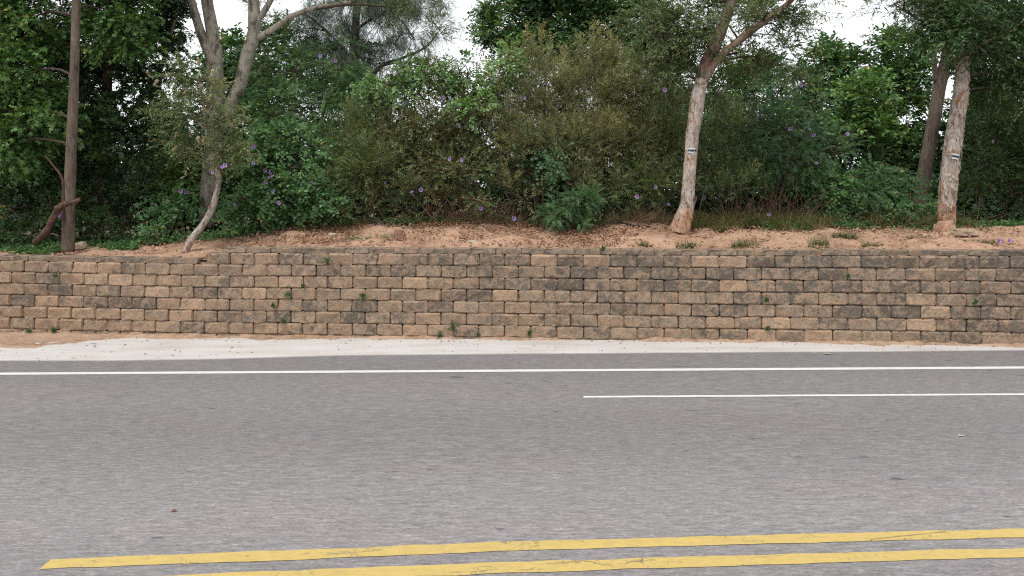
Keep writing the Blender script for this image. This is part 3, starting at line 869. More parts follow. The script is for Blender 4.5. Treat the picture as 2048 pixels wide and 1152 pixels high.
p.limb([(510, 50), (530, 20), (550, -20), (560, -80)], 16.4, [13, 12, 10, 7], MB_GREY, 'limb', 10, rough=0.05, n=20)
p.limb([(385, 10), (368, -5), (352, -30)], 16.5, [5, 4, 3], MB_GREY, 'limb', 6)
for b in [(470, -60, 16.6, 110, 50, .5), (620, -50, 16.4, 90, 45, .6), (760, 0, 16.4, 70, 35, .55), (830, 20, 16.4, 60, 35, .5), (380, -110, 16.6, 110, 60, .5), (520, 30, 17.6, 50, 40, .35), (870, 70, 16.6, 30, 45, .4)]:
    p.blob(*b[:5], NARROW, dens=b[5], tone=-0.05, limb=b[0] != 870)
p.finish(ML_PAPER, MB_TWIG)

# ---- thin curved sapling with pale bottlebrush tips
p = Plant('curved_sapling', 'thin curved pale sapling leaning over the step in the wall', 'tree', ground_pt(372, 13.75) - np.array([0, 0, 0.05]))
p.limb([(370, 507), (382, 480), (402, 455), (420, 425), (432, 390), (438, 350), (433, 325), (420, 300)], [13.75, 13.8, 13.85, 13.9, 13.95, 14, 14, 14], [14, 14, 12.5, 13, 11.5, 11, 10.5, 8], MB_PALE, sides=14, rough=0.24, n=70, rf=6)
p.limb([(422, 303), (412, 260), (405, 200), (395, 150)], 14, [8, 6, 5, 3], MB_PALE, 'limb', 8)
p.limb([(432, 322), (450, 280), (470, 240)], 14, [6, 5, 3], MB_PALE, 'limb', 6)
p.limb([(412, 260), (370, 220), (350, 190)], 14, [5, 4, 3], MB_PALE, 'limb', 6)
for b in [(395, 165, 14.1, 42, 40, .9), (420, 235, 13.9, 60, 45, .9), (385, 280, 13.9, 45, 35, .8), (465, 260, 13.9, 40, 45, .8), (430, 310, 13.9, 60, 30, .6), (365, 215, 14.2, 35, 30, .8), (480, 310, 14.0, 25, 25, .5)]:
    p.blob(*b[:5], dict(NARROW, L=0.085, asp=0.24, n=11), dens=b[5] * 0.85, tone=0.10, rz=0.45)
p.finish(ML_PAPER, MB_TWIG)
sapling = p
# its pale seed brushes
t = NT('brush_flower'); t.principled(t.ramp(t.noise(t.coord('Object'), 40, 3), [(0.3, (0.40, 0.33, 0.19)), (0.7, (0.62, 0.55, 0.36))]), 0.8); MAT_BRUSH = t.m
gB = Geo(); bm_v = []
brush_me = None
def brush_mesh():
    g = Geo()
    for i in range(170):
        z = rng.uniform(-0.065, 0.065); a = rng.uniform(0, 6.28)
        d = np.array([math.cos(a), math.sin(a), rng.normal(0, .3)]); d /= np.linalg.norm(d)
        b = np.array([0, 0, z]); s_ = np.cross(d, [0, 0, 1.0]) * 0.007
        e = b + d * rng.uniform(0.026, 0.042)
        g.add(np.array([b - s_, b + s_, e]), None, np.array([[0, 1, 2]]))
    g.tube(np.array([[0, 0, -0.055], [0, 0, 0.055]]), [0.004, 0.003], 4)
    return g.mesh('flower_brush', smooth=False)
MB1 = brush_mesh(); MB1.materials.append(MAT_BRUSH)
for (x, y) in [(398, 125), (312, 165), (297, 149), (425, 145), (372, 182), (413, 222), (455, 226), (488, 226), (438, 245), (352, 270), (397, 279), (380, 268), (350, 296), (465, 295), (461, 246), (497, 306), (420, 196), (407, 278), (340, 150)]:
    o = link('flower_brush', MB1, None, sapling.o)
    q = at(x, y, 13.45 + random.uniform(-.1, .1)) - sapling.base
    o.location = q; o.rotation_euler = (random.uniform(-.8, .8), random.uniform(-.8, .8), random.uniform(0, 6))

# ---- green thicket between the grey tree and the centre
sh_a = shrub('feather_leaf_shrub', 'tall feathery green shrub to the right of the forked grey tree', (600, 16.3),
    [(590, 140, 16.8, 75, 60), (680, 120, 16.9, 45, 60), (560, 215, 16.5, 80, 60), (650, 215, 16.6, 75, 60), (690, 170, 16.7, 40, 50), (540, 300, 16.0, 70, 55), (620, 300, 16.0, 75, 60), (520, 130, 17, 45, 60)], PINNATE, ML_GREEN, 1.0, 0.0, 8, r0=0.03)
sh_b = shrub('vine_shrub', 'vine-covered shrub full of purple flowers beside the curved sapling', (540, 15.3),
    [(520, 335, 15.2, 70, 45), (590, 330, 15.2, 60, 45), (510, 390, 15.0, 65, 40), (580, 395, 15.0, 75, 35), (640, 400, 15.0, 55, 30), (470, 400, 14.9, 40, 40), (555, 280, 15.4, 45, 30)], VINE, ML_GREEN, 0.9, -0.12, 6, foot=0.6)
sh_c = shrub('olive_shrub', 'narrow olive shrub between the feathery green shrub and the centre thicket', (700, 15.6),
    [(720, 270, 15.9, 60, 60), (700, 350, 15.4, 65, 50), (745, 330, 15.3, 50, 60), (690, 405, 15.1, 60, 30), (770, 390, 15.1, 55, 35)], OLIVE, ML_MIX, 1.0, -0.04, 6)
# ---- centre thicket
sh_d = shrub('thicket_shrub', 'wide brownish-green thicket of small leaves left of centre with purple flowers', (870, 15.6),
    [(800, 190, 16.4, 60, 45), (860, 165, 16.5, 70, 45), (820, 265, 15.9, 80, 55), (900, 250, 15.8, 80, 65), (940, 185, 16.3, 65, 55), (850, 335, 15.4, 80, 50), (930, 330, 15.4, 80, 55), (980, 270, 15.7, 60, 60), (830, 395, 15.1, 65, 35), (960, 400, 15.0, 70, 40), (890, 400, 15.1, 50, 30)], dict(SMALL, tk=1.0, tr=0.006), ML_MIX, 0.75, 0.02, 14, r0=0.02, twig=MB_RED)
sh_d2 = shrub('vine_shrub', 'pale green climber sprawling over the top of the brownish-green thicket', (845, 16.0),
    [(770, 170, 16.0, 50, 25, .7), (840, 140, 16.2, 55, 22, .7), (920, 150, 16.0, 60, 28, .7), (960, 230, 15.5, 50, 40, .4), (1010, 130, 16.4, 35, 50, .6)], VINE, ML_MAPLE, 0.8, 0.12, 5)
sh_e = shrub('olive_shrub', 'feathery olive shrub with plume tips in the middle of the thicket', (1070, 15.9),
    [(1060, 155, 16.8, 60, 45), (1040, 220, 16.2, 70, 60), (1100, 200, 16.2, 65, 65), (1050, 310, 15.6, 75, 55), (1110, 300, 15.6, 65, 60), (1030, 390, 15.2, 60, 40)], OLIVE, ML_OLIVE, 1.0, -0.02, 10)
sh_f = shrub('olive_shrub', 'tall olive shrub with pale pointed plumes right of centre', (1200, 16.1),
    [(1170, 150, 17.0, 60, 45), (1220, 145, 17.0, 50, 45), (1180, 210, 16.4, 75, 60), (1250, 190, 16.5, 70, 65), (1170, 300, 15.7, 75, 60), (1240, 290, 15.8, 70, 60), (1180, 380, 15.4, 75, 40)], OLIVE, ML_OLIVE, 1.0, 0.03, 10)
sh_g = shrub('olive_shrub', 'olive shrub crowding the left side of the leaning paperbark trunk', (1300, 16.0),
    [(1310, 200, 16.6, 60, 60), (1300, 285, 16.0, 70, 55), (1350, 290, 16.2, 45, 60), (1290, 360, 15.6, 75, 45), (1350, 380, 15.5, 40, 35), (1330, 140, 17, 45, 40)], OLIVE, ML_MIX, 1.0, 0.04, 8)
sh_e2 = shrub('vine_shrub', 'broad-leaved vine patch hanging dark in the centre thicket', (1090, 15.2),
    [(1090, 290, 15.1, 40, 40, .8), (1120, 320, 15.1, 30, 30, .8), (1060, 350, 15.1, 35, 30, .6)], VINE, ML_DARK, 0.45, -0.1, 3)
# plume tips of the olive shrubs
def plumes(sh, pts, d, mat, tone=0.88):
    s = Plant.__new__(Plant)
    s.base = sh.base; s.o = sh.o; s.lv, s.lq, s.lt, s.n = [], [], [], 0; s.tw = Geo(); s.skel = [sh.base]; s.name = sh.name
    ds = np.broadcast_to(np.asarray(d, float), (len(pts),))
    for (x, y), d in zip(pts, ds):
        tip = at(x + rng.normal(0, 3), y, d); b = at(x + rng.normal(0, 10), y + 95, d + rng.normal(0, .1))
        C = catmull([b, (b + tip) / 2 + rng.normal(size=3) * .05, tip], 9)
        s.tw.tube(C, np.linspace(0.008, 0.002, 9), 4, cap=False)
        P = C[1:].repeat(5, axis=0) + rng.normal(size=(40, 3)) * 0.012
        D = norm(rand_dirs(40) * 0.6 + (tip - b) / np.linalg.norm(tip - b) * 0.9)
        s.sprigs(P, D, dict(OLIVE, sl=0.22, n=9, L=0.075, asp=0.16), np.full(40, np.clip(tone + rng.normal(0, .06), 0, .92)))
    s.finish(mat, MB_TWIG, 'plume_tips', 'plume_stems')
plumes(sh_e, [(1010, 118), (1032, 92), (1055, 62), (1085, 58), (1068, 80), (1100, 78), (985, 140), (1118, 100)], 16.7, ML_OLIVE)
plumes(sh_f, [(1135, 100), (1150, 78), (1180, 62), (1195, 52), (1212, 58), (1238, 88), (1165, 85), (1260, 105), (1225, 75)], 16.8, ML_OLIVE)
plumes(sh_g, [(1290, 130), (1310, 110), (1275, 150), (1335, 120)], 16.8, ML_OLIVE)
def sprays(sh, x0, x1, y0, y1, n, tone):
    """sprays standing out of the face of a shrub"""
    pts = [(rng.uniform(x0, x1), rng.uniform(y0, y1)) for _ in range(n)]
    plumes(sh, pts, [16.3 - (q[1] - 120) / 280 * 1.35 for q in pts], ML_OLIVE, tone)
sprays(sh_e, 990, 1110, 140, 320, 22, 0.66); sprays(sh_f, 1130, 1270, 150, 340, 30, 0.68); sprays(sh_g, 1270, 1370, 180, 340, 18, 0.60); sprays(sh_c, 690, 790, 230, 360, 18, 0.62)
plumes(sh_c, [(700, 215), (722, 195), (745, 205), (760, 225)], 15.9, ML_OLIVE)

# ---- small bright bush in front, on the soil
sh_h = shrub('feathery_bush', 'small rounded bright green feathery bush standing on the bare soil', (1135, 14.75),
    [(1130, 410, 14.7, 28, 20), (1168, 405, 14.7, 22, 20), (1110, 430, 14.6, 20, 16), (1140, 440, 14.55, 34, 13), (1178, 392, 14.85, 12, 10), (1150, 395, 14.8, 18, 14)], dict(PINNATE, sl=0.22, L=0.036, asp=0.34, cr=0.17, cd=24, m=6, droop=0.4, up=0.4), ML_FERN, 1.0, 0.16, 6, cat='bush', r0=0.01, foot=1.0)

# ---- leaning paperbark in the centre right
def flakes(pl, C, R, n, mat, z0=0.0, z1=1.0, big=1.0):
    g = Geo()
    T = norm(np.gradient(C, axis=0))
    for i in range(n):
        u = rng.uniform(z0, z1) * (len(C) - 1); k = min(int(u), len(C) - 2)
        c = C[k] + (C[k + 1] - C[k]) * (u - k); r = R[k]
        a = rng.uniform(math.pi * 0.75, math.pi * 2.25)
        out = np.array([math.cos(a), math.sin(a), 0.0]); tg = np.array([-math.sin(a), math.cos(a), 0])
        L = rng.uniform(0.04, 0.15) * big; w = rng.uniform(0.015, 0.05) * big; lift = rng.uniform(0.008, 0.035) * big
        sg = rng.choice([-1, 1])
        p0 = c + out * r * 0.97
        rows = []
        for j, t in enumerate((0, 0.5, 1.0)):
            q = p0 + T[k] * L * t * sg + out * lift * t * t + tg * rng.normal(0, 0.004)
            rows += [q - tg * w * (0.5 - 0.2 * t), q + tg * w * (0.5 - 0.25 * t)]
        g.add(np.array(rows), np.array([[0, 1, 3, 2], [2, 3, 5, 4]]))
    o = link('peeling_bark', g.mesh('peeling_bark', pl.base, False), mat, pl.o); o['kind'] = 'stuff'

t = NT('tag_white'); t.principled(t.mix(t.ramp(t.noise(t.coord('Object'), 30, 4), [(0.4, 0.0), (0.7, 0.4)]), (0.55, 0.60, 0.63), (0.36, 0.38, 0.38)), 0.6); MAT_TAGW = t.m
t = NT('tag_stripe'); t.principled((0.02, 0.04, 0.055), 0.6); MAT_TAGD = t.m
def trunk_tag(pl, px, py, d, w, h, r, roll):
    """number plate bent round the trunk with a dark band across it and a strap"""
    c = at(px, py, d)
    def plate(name, w, h, lift, mat, par, org):
        V = []; n = 6
        for j in (0, 1):
            for i in range(n + 1):
                a = ((i / n) - 0.5) * w / r
                V.append((math.sin(a) * (r + lift), -math.cos(a) * (r + lift) + r, (j - 0.5) * h))
        V = np.array(V); cr_, sr_ = math.cos(roll), math.sin(roll)
        V = np.stack([V[:, 0] * cr_ - V[:, 2] * sr_, V[:, 1], V[:, 0] * sr_ + V[:, 2] * cr_], -1)
        Vb = V + np.array([0, 0.004, 0]); m = n + 1
        polys = [(i, i + 1, m + i + 1, m + i) for i in range(n)]
        o2 = 2 * m
        polys += [(i, o2 + i, o2 + i + 1, i + 1) for i in range(n)] + [(m + i, m + i + 1, o2 + m + i + 1, o2 + m + i) for i in range(n)]
        polys += [(0, m, o2 + m, o2), (n, o2 + n, o2 + m + n, m + n)]
        return link(name, mk_mesh(name, np.vstack([V, Vb]), polys=polys), mat, par, org)
    tg = plate('tree_tag', w, h, 0.0, MAT_TAGW, pl.o, tuple(c - pl.base))
    plate('dark_band', w * 1.01, h * 0.34, 0.004, MAT_TAGD, tg, (0, 0, 0))
    a = np.linspace(0, 2 * math.pi, 25)
    g = Geo(); g.tube(np.stack([c[0] + np.sin(a) * (r + 0.004), c[1] + r - np.cos(a) * (r + 0.004), c[2] + np.sin(a) * (r) * math.tan(roll)], -1), np.full(25, 0.003), 4)
    link('strap', g.mesh('strap', c), MAT_TAGD, tg, (0, 0, 0))

p = Plant('leaning_paperbark_tree', 'pale peeling paperbark tree leaning right of centre with a tag on its trunk', 'tree', ground_pt(1365, 14.4) - np.array([0, 0, 0.08]))
o, C, R = p.limb([(1357, 466), (1366, 440), (1374, 410), (1377, 370), (1381, 320), (1385, 270), (1393, 220), (1397, 185), (1404, 160)], 14.35, [44, 35, 28, 25, 24.5, 25.5, 28.5, 27, 27], MB_PAPER, sides=26, rough=0.13, n=120, rf=5)
flakes(p, C, R, 70, MB_PAPER, 0.0, 0.3, 1.25); flakes(p, C, R, 90, MB_PAPER, 0.2, 1.0, 0.8)
p.limb([(1402, 170), (1412, 130), (1430, 90), (1446, 50), (1462, 5), (1480, -60), (1500, -140)], 14.35, [26, 26, 25, 23, 21, 17, 10], MB_PAPERUP, 'limb', 18, rough=0.12, n=60, rf=5)
p.limb([(1408, 162), (1430, 125), (1455, 100), (1490, 72), (1530, 42), (1575, 8), (1620, -40)], [14.3, 14.25, 14.2, 14.1, 14, 13.9, 13.8], [17, 16, 15, 14, 13, 11, 7], MB_PAPERUP, 'limb', 14, rough=0.10, n=50, rf=5)
p.limb([(1404, 150), (1370, 110), (1340, 85), (1310, 70)], 14.4, [8, 6, 5, 3], MB_TWIG, 'limb', 8)
trunk_tag(p, 1385, 301, 14.35 - 0.125, 0.155, 0.105, 0.122, -0.05)
for b in [(1345, 60, 14.6, 65, 45), (1385, 105, 14.9, 50, 40, .7), (1320, 120, 14.7, 45, 35, .8), (1350, 160, 14.8, 45, 30, .6), (1395, 20, 15.0, 55, 45, .8), (1510, 10, 14.9, 55, 35, .8), (1560, 60, 14.1, 55, 40, .8), (1600, 0, 14, 45, 40, .8), (1490, 120, 14.5, 50, 35, .6), (1560, 130, 14.6, 45, 40, .45), (1440, -70, 14.6, 140, 60, .8), (1430, 180, 15, 30, 30, .5), (1290, 40, 14.8, 40, 40, .6), (1450, 40, 13.7, 40, 40, .15), (1420, 90, 13.8, 30, 30, .12), (1540, 30, 13.5, 35, 30, .5)]:
    p.blob(*b[:5], dict(NARROW, L=0.09, asp=0.24, n=13), dens=b[5] if len(b) > 5 else 1.0, tone=-0.04, rz=0.6)
p.finish(ML_PAPER, MB_TWIG)
paperbark = p

# ---- right paperbark and the trunk behind it
p = Plant('flaking_paperbark_tree', 'straight flaking paperbark tree with a tag near the right edge', 'tree', ground_pt(1893, 14.2) - np.array([0, 0, 0.0]))
o, C, R = p.limb([(1893, 452), (1894, 420), (1896, 380), (1901, 330), (1909, 270), (1917, 220), (1923, 170), (1926, 120), (1929, 60), (1934, -20), (1945, -120)], 14.2, [34, 32, 32, 33, 31, 29, 26, 24, 21, 18, 12], MB_PAPER, sides=26, rough=0.15, n=120, rf=5)
flakes(p, C, R, 300, MB_PAPER, 0.0, 0.75, 1.35)
trunk_tag(p, 1912, 313, 14.2 - 0.195, 0.13, 0.105, 0.165, -0.2)
p.limb([(1935, 110), (1965, 85), (2005, 70), (2050, 40)], 14.2, [9, 8, 6, 4], MB_PAPER, 'limb', 8)
p.limb([(1928, 70), (1885, 50), (1840, 40), (1790, 10)], 14.1, [7, 5, 4, 2], MB_TWIG, 'limb', 7)
for b in [(1965, 40, 14.4, 70, 60), (2030, 90, 14.5, 70, 65), (1900, 20, 14.3, 60, 50), (1995, 160, 14.7, 50, 50), (2040, 190, 14.6, 45, 50), (1880, 75, 14.3, 40, 35), (1840, 25, 14.1, 45, 30, .8), (1775, 15, 14, 40, 22, .6), (1970, -80, 14.5, 140, 70), (1960, 105, 14.6, 35, 40), (1930, 40, 13.7, 45, 40), (1900, 75, 13.8, 35, 30), (1955, 80, 13.8, 35, 35)]:
    p.blob(*b[:5], NARROW if b[0] < 1860 else dict(NARROW, L=0.075, asp=0.40, n=11), dens=(b[5] if len(b) > 5 else 1.15), tone=-0.10)
p.finish(ML_DARK, MB_TWIG)

p = Plant('brown_trunk_tree', 'smooth brown trunk leaning behind the right paperbark', 'tree', ground_pt(1845, 17.0))
p.limb([(1838, 430), (1845, 370), (1855, 310), (1868, 240), (1880, 170), (1895, 110), (1905, 50), (1912, -50)], 17.0, [28, 26, 25, 24, 23, 21, 17, 10], MB_BROWN, sides=14, rough=0.05, n=50)
p.limb([(1872, 165), (1868, 110), (1864, 60), (1858, 0)], 17.0, [9, 9, 8, 5], MB_BROWN, 'limb', 8)
for b in [(1870, 20, 17, 50, 40), (1920, 0, 17, 60, 45), (1900, -60, 17, 90, 60), (1945, 60, 17.2, 50, 45)]:
    p.blob(*b, BROAD, dens=0.8, tone=-0.05)
p.finish(ML_DARK, MB_TWIG)

# ---- right thicket
sh_r1 = shrub('feather_leaf_shrub', 'feathery green shrub with purple flowers to the right of the leaning paperbark', (1555, 16.3),
    [(1560, 175, 16.8, 60, 50), (1510, 200, 16.7, 50, 45), (1610, 210, 16.8, 50, 45), (1560, 260, 16.2, 75, 50), (1510, 320, 15.9, 60, 45), (1590, 320, 15.9, 75, 45), (1660, 300, 16.0, 45, 45)], PINNATE, ML_FERN, 1.0, 0.02, 8, r0=0.025)
sh_r2 = shrub('olive_shrub', 'olive brush behind the base of the leaning paperbark', (1450, 16.0),
    [(1450, 250, 16.4, 45, 55), (1430, 330, 15.9, 50, 50), (1470, 380, 15.6, 60, 35)], OLIVE, ML_MIX, 0.9, -0.06, 5)
sh_r3 = shrub('vine_shrub', 'low dark vine shrub spreading between the two paperbark trunks', (1700, 15.6),
    [(1640, 370, 15.7, 60, 35), (1700, 380, 15.6, 60, 35), (1770, 380, 15.6, 60, 40), (1820, 400, 15.4, 45, 35), (1740, 420, 15.2, 80, 20)], VINE, ML_GREEN, 0.7, -0.14, 6, foot=0.6)
sh_r4 = shrub('leafy_shrub', 'dark leafy shrub filling the right edge beside the flaking paperbark', (2000, 15.8),
    [(1985, 250, 16.2, 50, 55), (2040, 300, 16.0, 60, 60), (1975, 330, 15.8, 45, 50), (2020, 390, 15.5, 70, 45), (2110, 350, 15.5, 80, 90), (1960, 405, 15.3, 35, 30), (2100, 220, 16, 80, 80)], SMALL, ML_DARK, 1.1, -0.02, 8)
sh_r5 = shrub('feathery_bush', 'small feathery bush half hidden low between the paperbarks', (1745, 15.5),
    [(1750, 350, 15.5, 30, 28), (1735, 385, 15.3, 40, 22)], dict(PINNATE, cd=16), ML_FERN, 1.0, 0.12, 4, cat='bush', r0=0.01, foot=0.9)

# ---- mid-distance trees seen through the gaps
def far_tree(name, label, px, d, h, blobs, st, mat, dens=0.8, tone=0.0, w=16):
    q = Plant(name, label, 'tree', ground_pt(px, d), 'trees standing behind the thicket')
    yb = HZ + F * (CAMH - q.base[2]) / d
    q.limb([(px, yb), (px + rng.normal(0, 6), (yb + h) / 2), (px + rng.normal(0, 10), h + 40), (px + rng.normal(0, 10), h + 5)], d, [w, w * .8, w * .4, w * .15], MB_BROWN, sides=8)
    for b in blobs: q.blob(*b[:5], st, dens=dens * (b[5] if len(b) > 5 else 1), tone=tone)
    return q.finish(mat, MB_TWIG)
FARB = dict(BROAD, tk=0.3, L=0.145, n=9, m=9, cd=6.2, cr=0.32, sl=0.45)
far_tree('distant_tree', 'dense dark tree rising behind the plumed olive shrubs', 1130, 24.5, 60, [(1120, 40, 24.5, 75, 50), (1030, 30, 24.5, 60, 45), (1210, 40, 24.5, 60, 50), (1265, 80, 24, 40, 40), (985, 50, 24.3, 30, 35), (1120, -50, 24.5, 130, 60), (1150, 110, 24, 70, 40), (1050, 100, 24, 60, 35), (1300, 30, 24.5, 45, 45), (1320, 100, 24.2, 45, 45)], FARB, ML_FAR, 1.0, -0.12)
far_tree('distant_tree', 'rounded bright tree below the sky gap, between the two paperbarks', 1650, 22, 130, [(1640, 125, 22, 45, 38), (1690, 150, 22, 50, 40), (1610, 190, 21.5, 45, 40), (1670, 215, 21.5, 60, 45), (1650, 265, 21, 60, 35)], FARB, ML_FAR, 0.9, -0.02)
far_tree('distant_tree', 'tree with a nodding top just left of the brown leaning trunk', 1790, 21.5, 110, [(1795, 100, 21.5, 38, 35), (1780, 160, 21.5, 60, 40), (1830, 145, 21.5, 40, 40), (1750, 210, 21, 55, 40), (1810, 225, 21, 55, 45), (1785, 75, 21.5, 18, 14), (1720, 260, 21, 45, 35), (1790, 290, 20.5, 60, 35)], FARB, ML_FAR, 0.9, 0.05)
far_tree('distant_tree', 'yellow-tinged tree between the rounded bright tree and the nodding one', 1725, 20, 180, [(1730, 190, 20, 45, 30), (1710, 240, 19.8, 50, 35), (1750, 270, 19.6, 45, 35)], FARB, ML_MAPLE, 0.8, 0.16)
far_tree('distant_tree', 'leafy tree seen through the forked grey stems', 470, 22, 100, [(470, 110, 22, 60, 45), (520, 170, 22, 60, 50), (440, 180, 21.5, 60, 50), (560, 80, 22.5, 50, 40), (480, 250, 21, 80, 50), (580, 200, 22, 60, 50), (640, 130, 23.5, 55, 45), (720, 200, 23.5, 55, 40), (700, 110, 24, 45, 40, .6)], FARB, ML_FAR, 0.75, -0.05)
far_tree('distant_tree', 'shaded tree behind the upper right of the leaning paperbark', 1480, 21, 150, [(1470, 190, 21, 60, 45), (1400, 230, 20.5, 50, 45), (1530, 150, 21.5, 50, 40), (1450, 280, 20, 60, 45), (1340, 210, 21, 50, 45), (1550, 240, 20.5, 55, 45), (1590, 280, 20.5, 50, 40)], FARB, ML_FAR, 0.8, -0.05)
far_tree('distant_tree', 'dark tree behind the right edge foliage', 2000, 20, 100, [(1990, 130, 20, 70, 60), (2060, 220, 20, 80, 70), (1960, 230, 19.5, 60, 55), (2080, 80, 20, 80, 80), (1940, 300, 19, 60, 45)], FARB, ML_DARK, 0.9, -0.05)
# wispy casuarina
p = Plant('casuarina_tree', 'wispy grey-green casuarina tree with drooping needles left of the sky gap', 'tree', ground_pt(700, 22.5))
p.limb([(690, 420), (698, 250), (706, 120), (712, 40), (716, -60), (720, -160)], 22.5, [24, 21, 19, 16, 13, 8], MB_BROWN, sides=10, rough=0.05)
p.limb([(700, 215), (735, 165), (765, 130), (800, 118), (850, 95), (880, 60)], 22.3, [10, 9, 7, 6, 4, 2], MB_BROWN, 'limb', 7)
p.limb([(710, 60), (760, 30), (800, 40), (830, 80)], 22.3, [7, 5, 4, 2], MB_BROWN, 'limb', 6)
p.limb([(706, 120), (650, 60), (610, 30), (570, 30)], 22.5, [7, 6, 4, 2], MB_BROWN, 'limb', 6)
for b in [(640, 50, 22.5, 60, 50), (590, 60, 22.5, 50, 45, .7), (760, 50, 22.4, 60, 55), (820, 70, 22.2, 45, 50, .8), (700, 110, 22.5, 60, 55), (770, 130, 22.3, 50, 45, .8), (840, 130, 22.2, 35, 40, .6), (700, 0, 22.5, 90, 50), (800, -30, 22.5, 90, 50), (660, 180, 22.5, 50, 45, .8), (740, 200, 22.3, 50, 40, .7), (880, 30, 22.2, 35, 40, .5)]:
    p.blob(*b[:5], NEEDLE, dens=b[5] if len(b) > 5 else 1.0, tone=-0.22)
p.finish(ML_NEEDLE, MB_TWIG)

# ---- the deep thicket that closes the view low down (one far mass, nobody could count it)
s = Plant('background_thicket', 'dark mass of undergrowth closing the view behind the shrubs', 'undergrowth', ground_pt(1024, 19.5))
BACK = dict(BROAD, tk=0, L=0.19, n=7, m=7, cd=3.9, cr=0.34, sl=0.45)
for x in range(-180, 2300, 95):
    s.blob(x + rng.normal(0, 15), 375, 19.3 + rng.normal(0, .5), 75, 55, BACK, dens=1.0, tone=-0.16, limb=False)
    top = np.interp(x, [0, 300, 500, 700, 1000, 1300, 1500, 1700, 1900, 2048], [230, 290, 250, 250, 230, 220, 250, 300, 270, 240])
    s.blob(x + rng.normal(0, 20), top + 45, 20.4 + rng.normal(0, .6), 75, 55, BACK, dens=0.9, tone=-0.13, limb=False)
    s.blob(x + rng.normal(0, 15), 380, 24.0 + rng.normal(0, .4), 70, 45, BACK, dens=0.7, tone=-0.13, limb=False)
    s.blob(x + rng.normal(0, 15), 405, 18.2 + rng.normal(0, .3), 60, 40, BACK, dens=0.9, tone=-0.16, limb=False)
s.finish(ML_DARK, MB_TWIG, 'foliage', 'stems')
s.o['kind'] = 'stuff'
for sd, xs in ((-1, range(-900, -150, 130)), (1, range(2200, 3000, 130))):
    pass

# ------------------------------------------------------------------ purple morning glories on the foliage
def flower_mesh():
    n = 15; V = [(0, 0.035, 0)]; polys = []; mi = []
    for ring, (r, y) in enumerate(((0.010, 0.012), (0.026, -0.002), (0.050, -0.008))):
        for i in range(n):
            a = 2 * math.pi * i / n
            rr = r * (1 + (0.07 * math.cos(5 * a) if ring == 2 else 0))
            V.append((math.cos(a) * rr, y + (0.004 * math.cos(5 * a) if ring == 2 else 0), math.sin(a) * rr))
    for i in range(n):
        j = (i + 1) % n
        polys.append((0, 1 + j, 1 + i)); mi.append(1)
        polys.append((1 + i, 1 + j, 1 + n + j, 1 + n + i)); mi.append(1 if False else 2)
        polys.append((1 + n + i, 1 + n + j, 1 + 2 * n + j, 1 + 2 * n + i)); mi.append(0)
    me = mk_mesh('flower', V, polys=polys, smooth=True)
    def pm(nm, c):
        t = NT(nm); pr = t.principled(c, 0.6)
        tr = t.n('ShaderNodeBsdfTranslucent'); tr.inputs[0].default_value = (*c, 1); mx = t.n('ShaderNodeMixShader'); mx.inputs[0].default_value = 0.3
        t.l(pr.outputs[0], mx.inputs[1]); t.l(tr.outputs[0], mx.inputs[2]); t.l(mx.outputs[0], t.out.inputs['Surface']); return t.m
    me.materials.append(pm('petal_lilac', (0.40, 0.27, 0.55))); me.materials.append(pm('throat_purple', (0.16, 0.03, 0.22))); me.materials.append(pm('petal_violet', (0.25, 0.12, 0.38)))
    me.polygons.foreach_set('material_index', mi)
    return me
FLOWER = flower_mesh()
allp = np.vstack([a for a, _ in LEAFPTS]); own = np.concatenate([np.full(len(a), i) for i, (a, _) in enumerate(LEAFPTS)])
ux = 1024 + F * allp[:, 0] / allp[:, 1]; uy = HZ - F * (allp[:, 2] - CAMH) / allp[:, 1]
fl = [(168, 293), (120, 432), (361, 382), (373, 385), (425, 344), (444, 334), (450, 330), (470, 409), (507, 293), (507, 326), (530, 341), (541, 346), (545, 352), (538, 355), (532, 364), (546, 383), (557, 406), (626, 365),
      (770, 366), (824, 384), (842, 380), (899, 318), (924, 320), (918, 251), (886, 195), (812, 205), (962, 417), (757, 450), (1050, 196), (663, 78), (640, 112), (671, 121), (1274, 393), (1311, 374), (1337, 409), (1364, 318), (1408, 396), (1437, 399), (1028, 437),
      (1515, 230), (1602, 170), (1580, 258), (1627, 270), (1695, 268), (1633, 326), (1704, 336), (1538, 429), (1612, 442), (1697, 437), (1985, 283), (1330, 180)]
for x, y in fl:
    m = (np.abs(ux - x) < 7) & (np.abs(uy - y) < 7) & (allp[:, 1] < 17.5)
    if m.sum() >= 1:
        idx = np.where(m)[0]; k = idx[np.argmin(allp[idx, 1])]; d = allp[k, 1] - 0.05; pl = LEAFPTS[own[k]][1]
    else:
        d = 14.8; cands = [sh_b, sh_d, sh_g, sh_r3, sh_r1]
        pl = min(cands, key=lambda c: abs(c.base[0] - (x - 1024) / F * d))
    o = link('flower', FLOWER, None, pl.o)
    q = at(x, y, d)
    o.location = q - pl.base
    o.rotation_euler = (random.uniform(-1.0, 0.35), random.uniform(0, 6.28), random.uniform(-0.9, 0.9))
    sc = random.uniform(0.62, 0.92); o.scale = (sc, sc, sc)

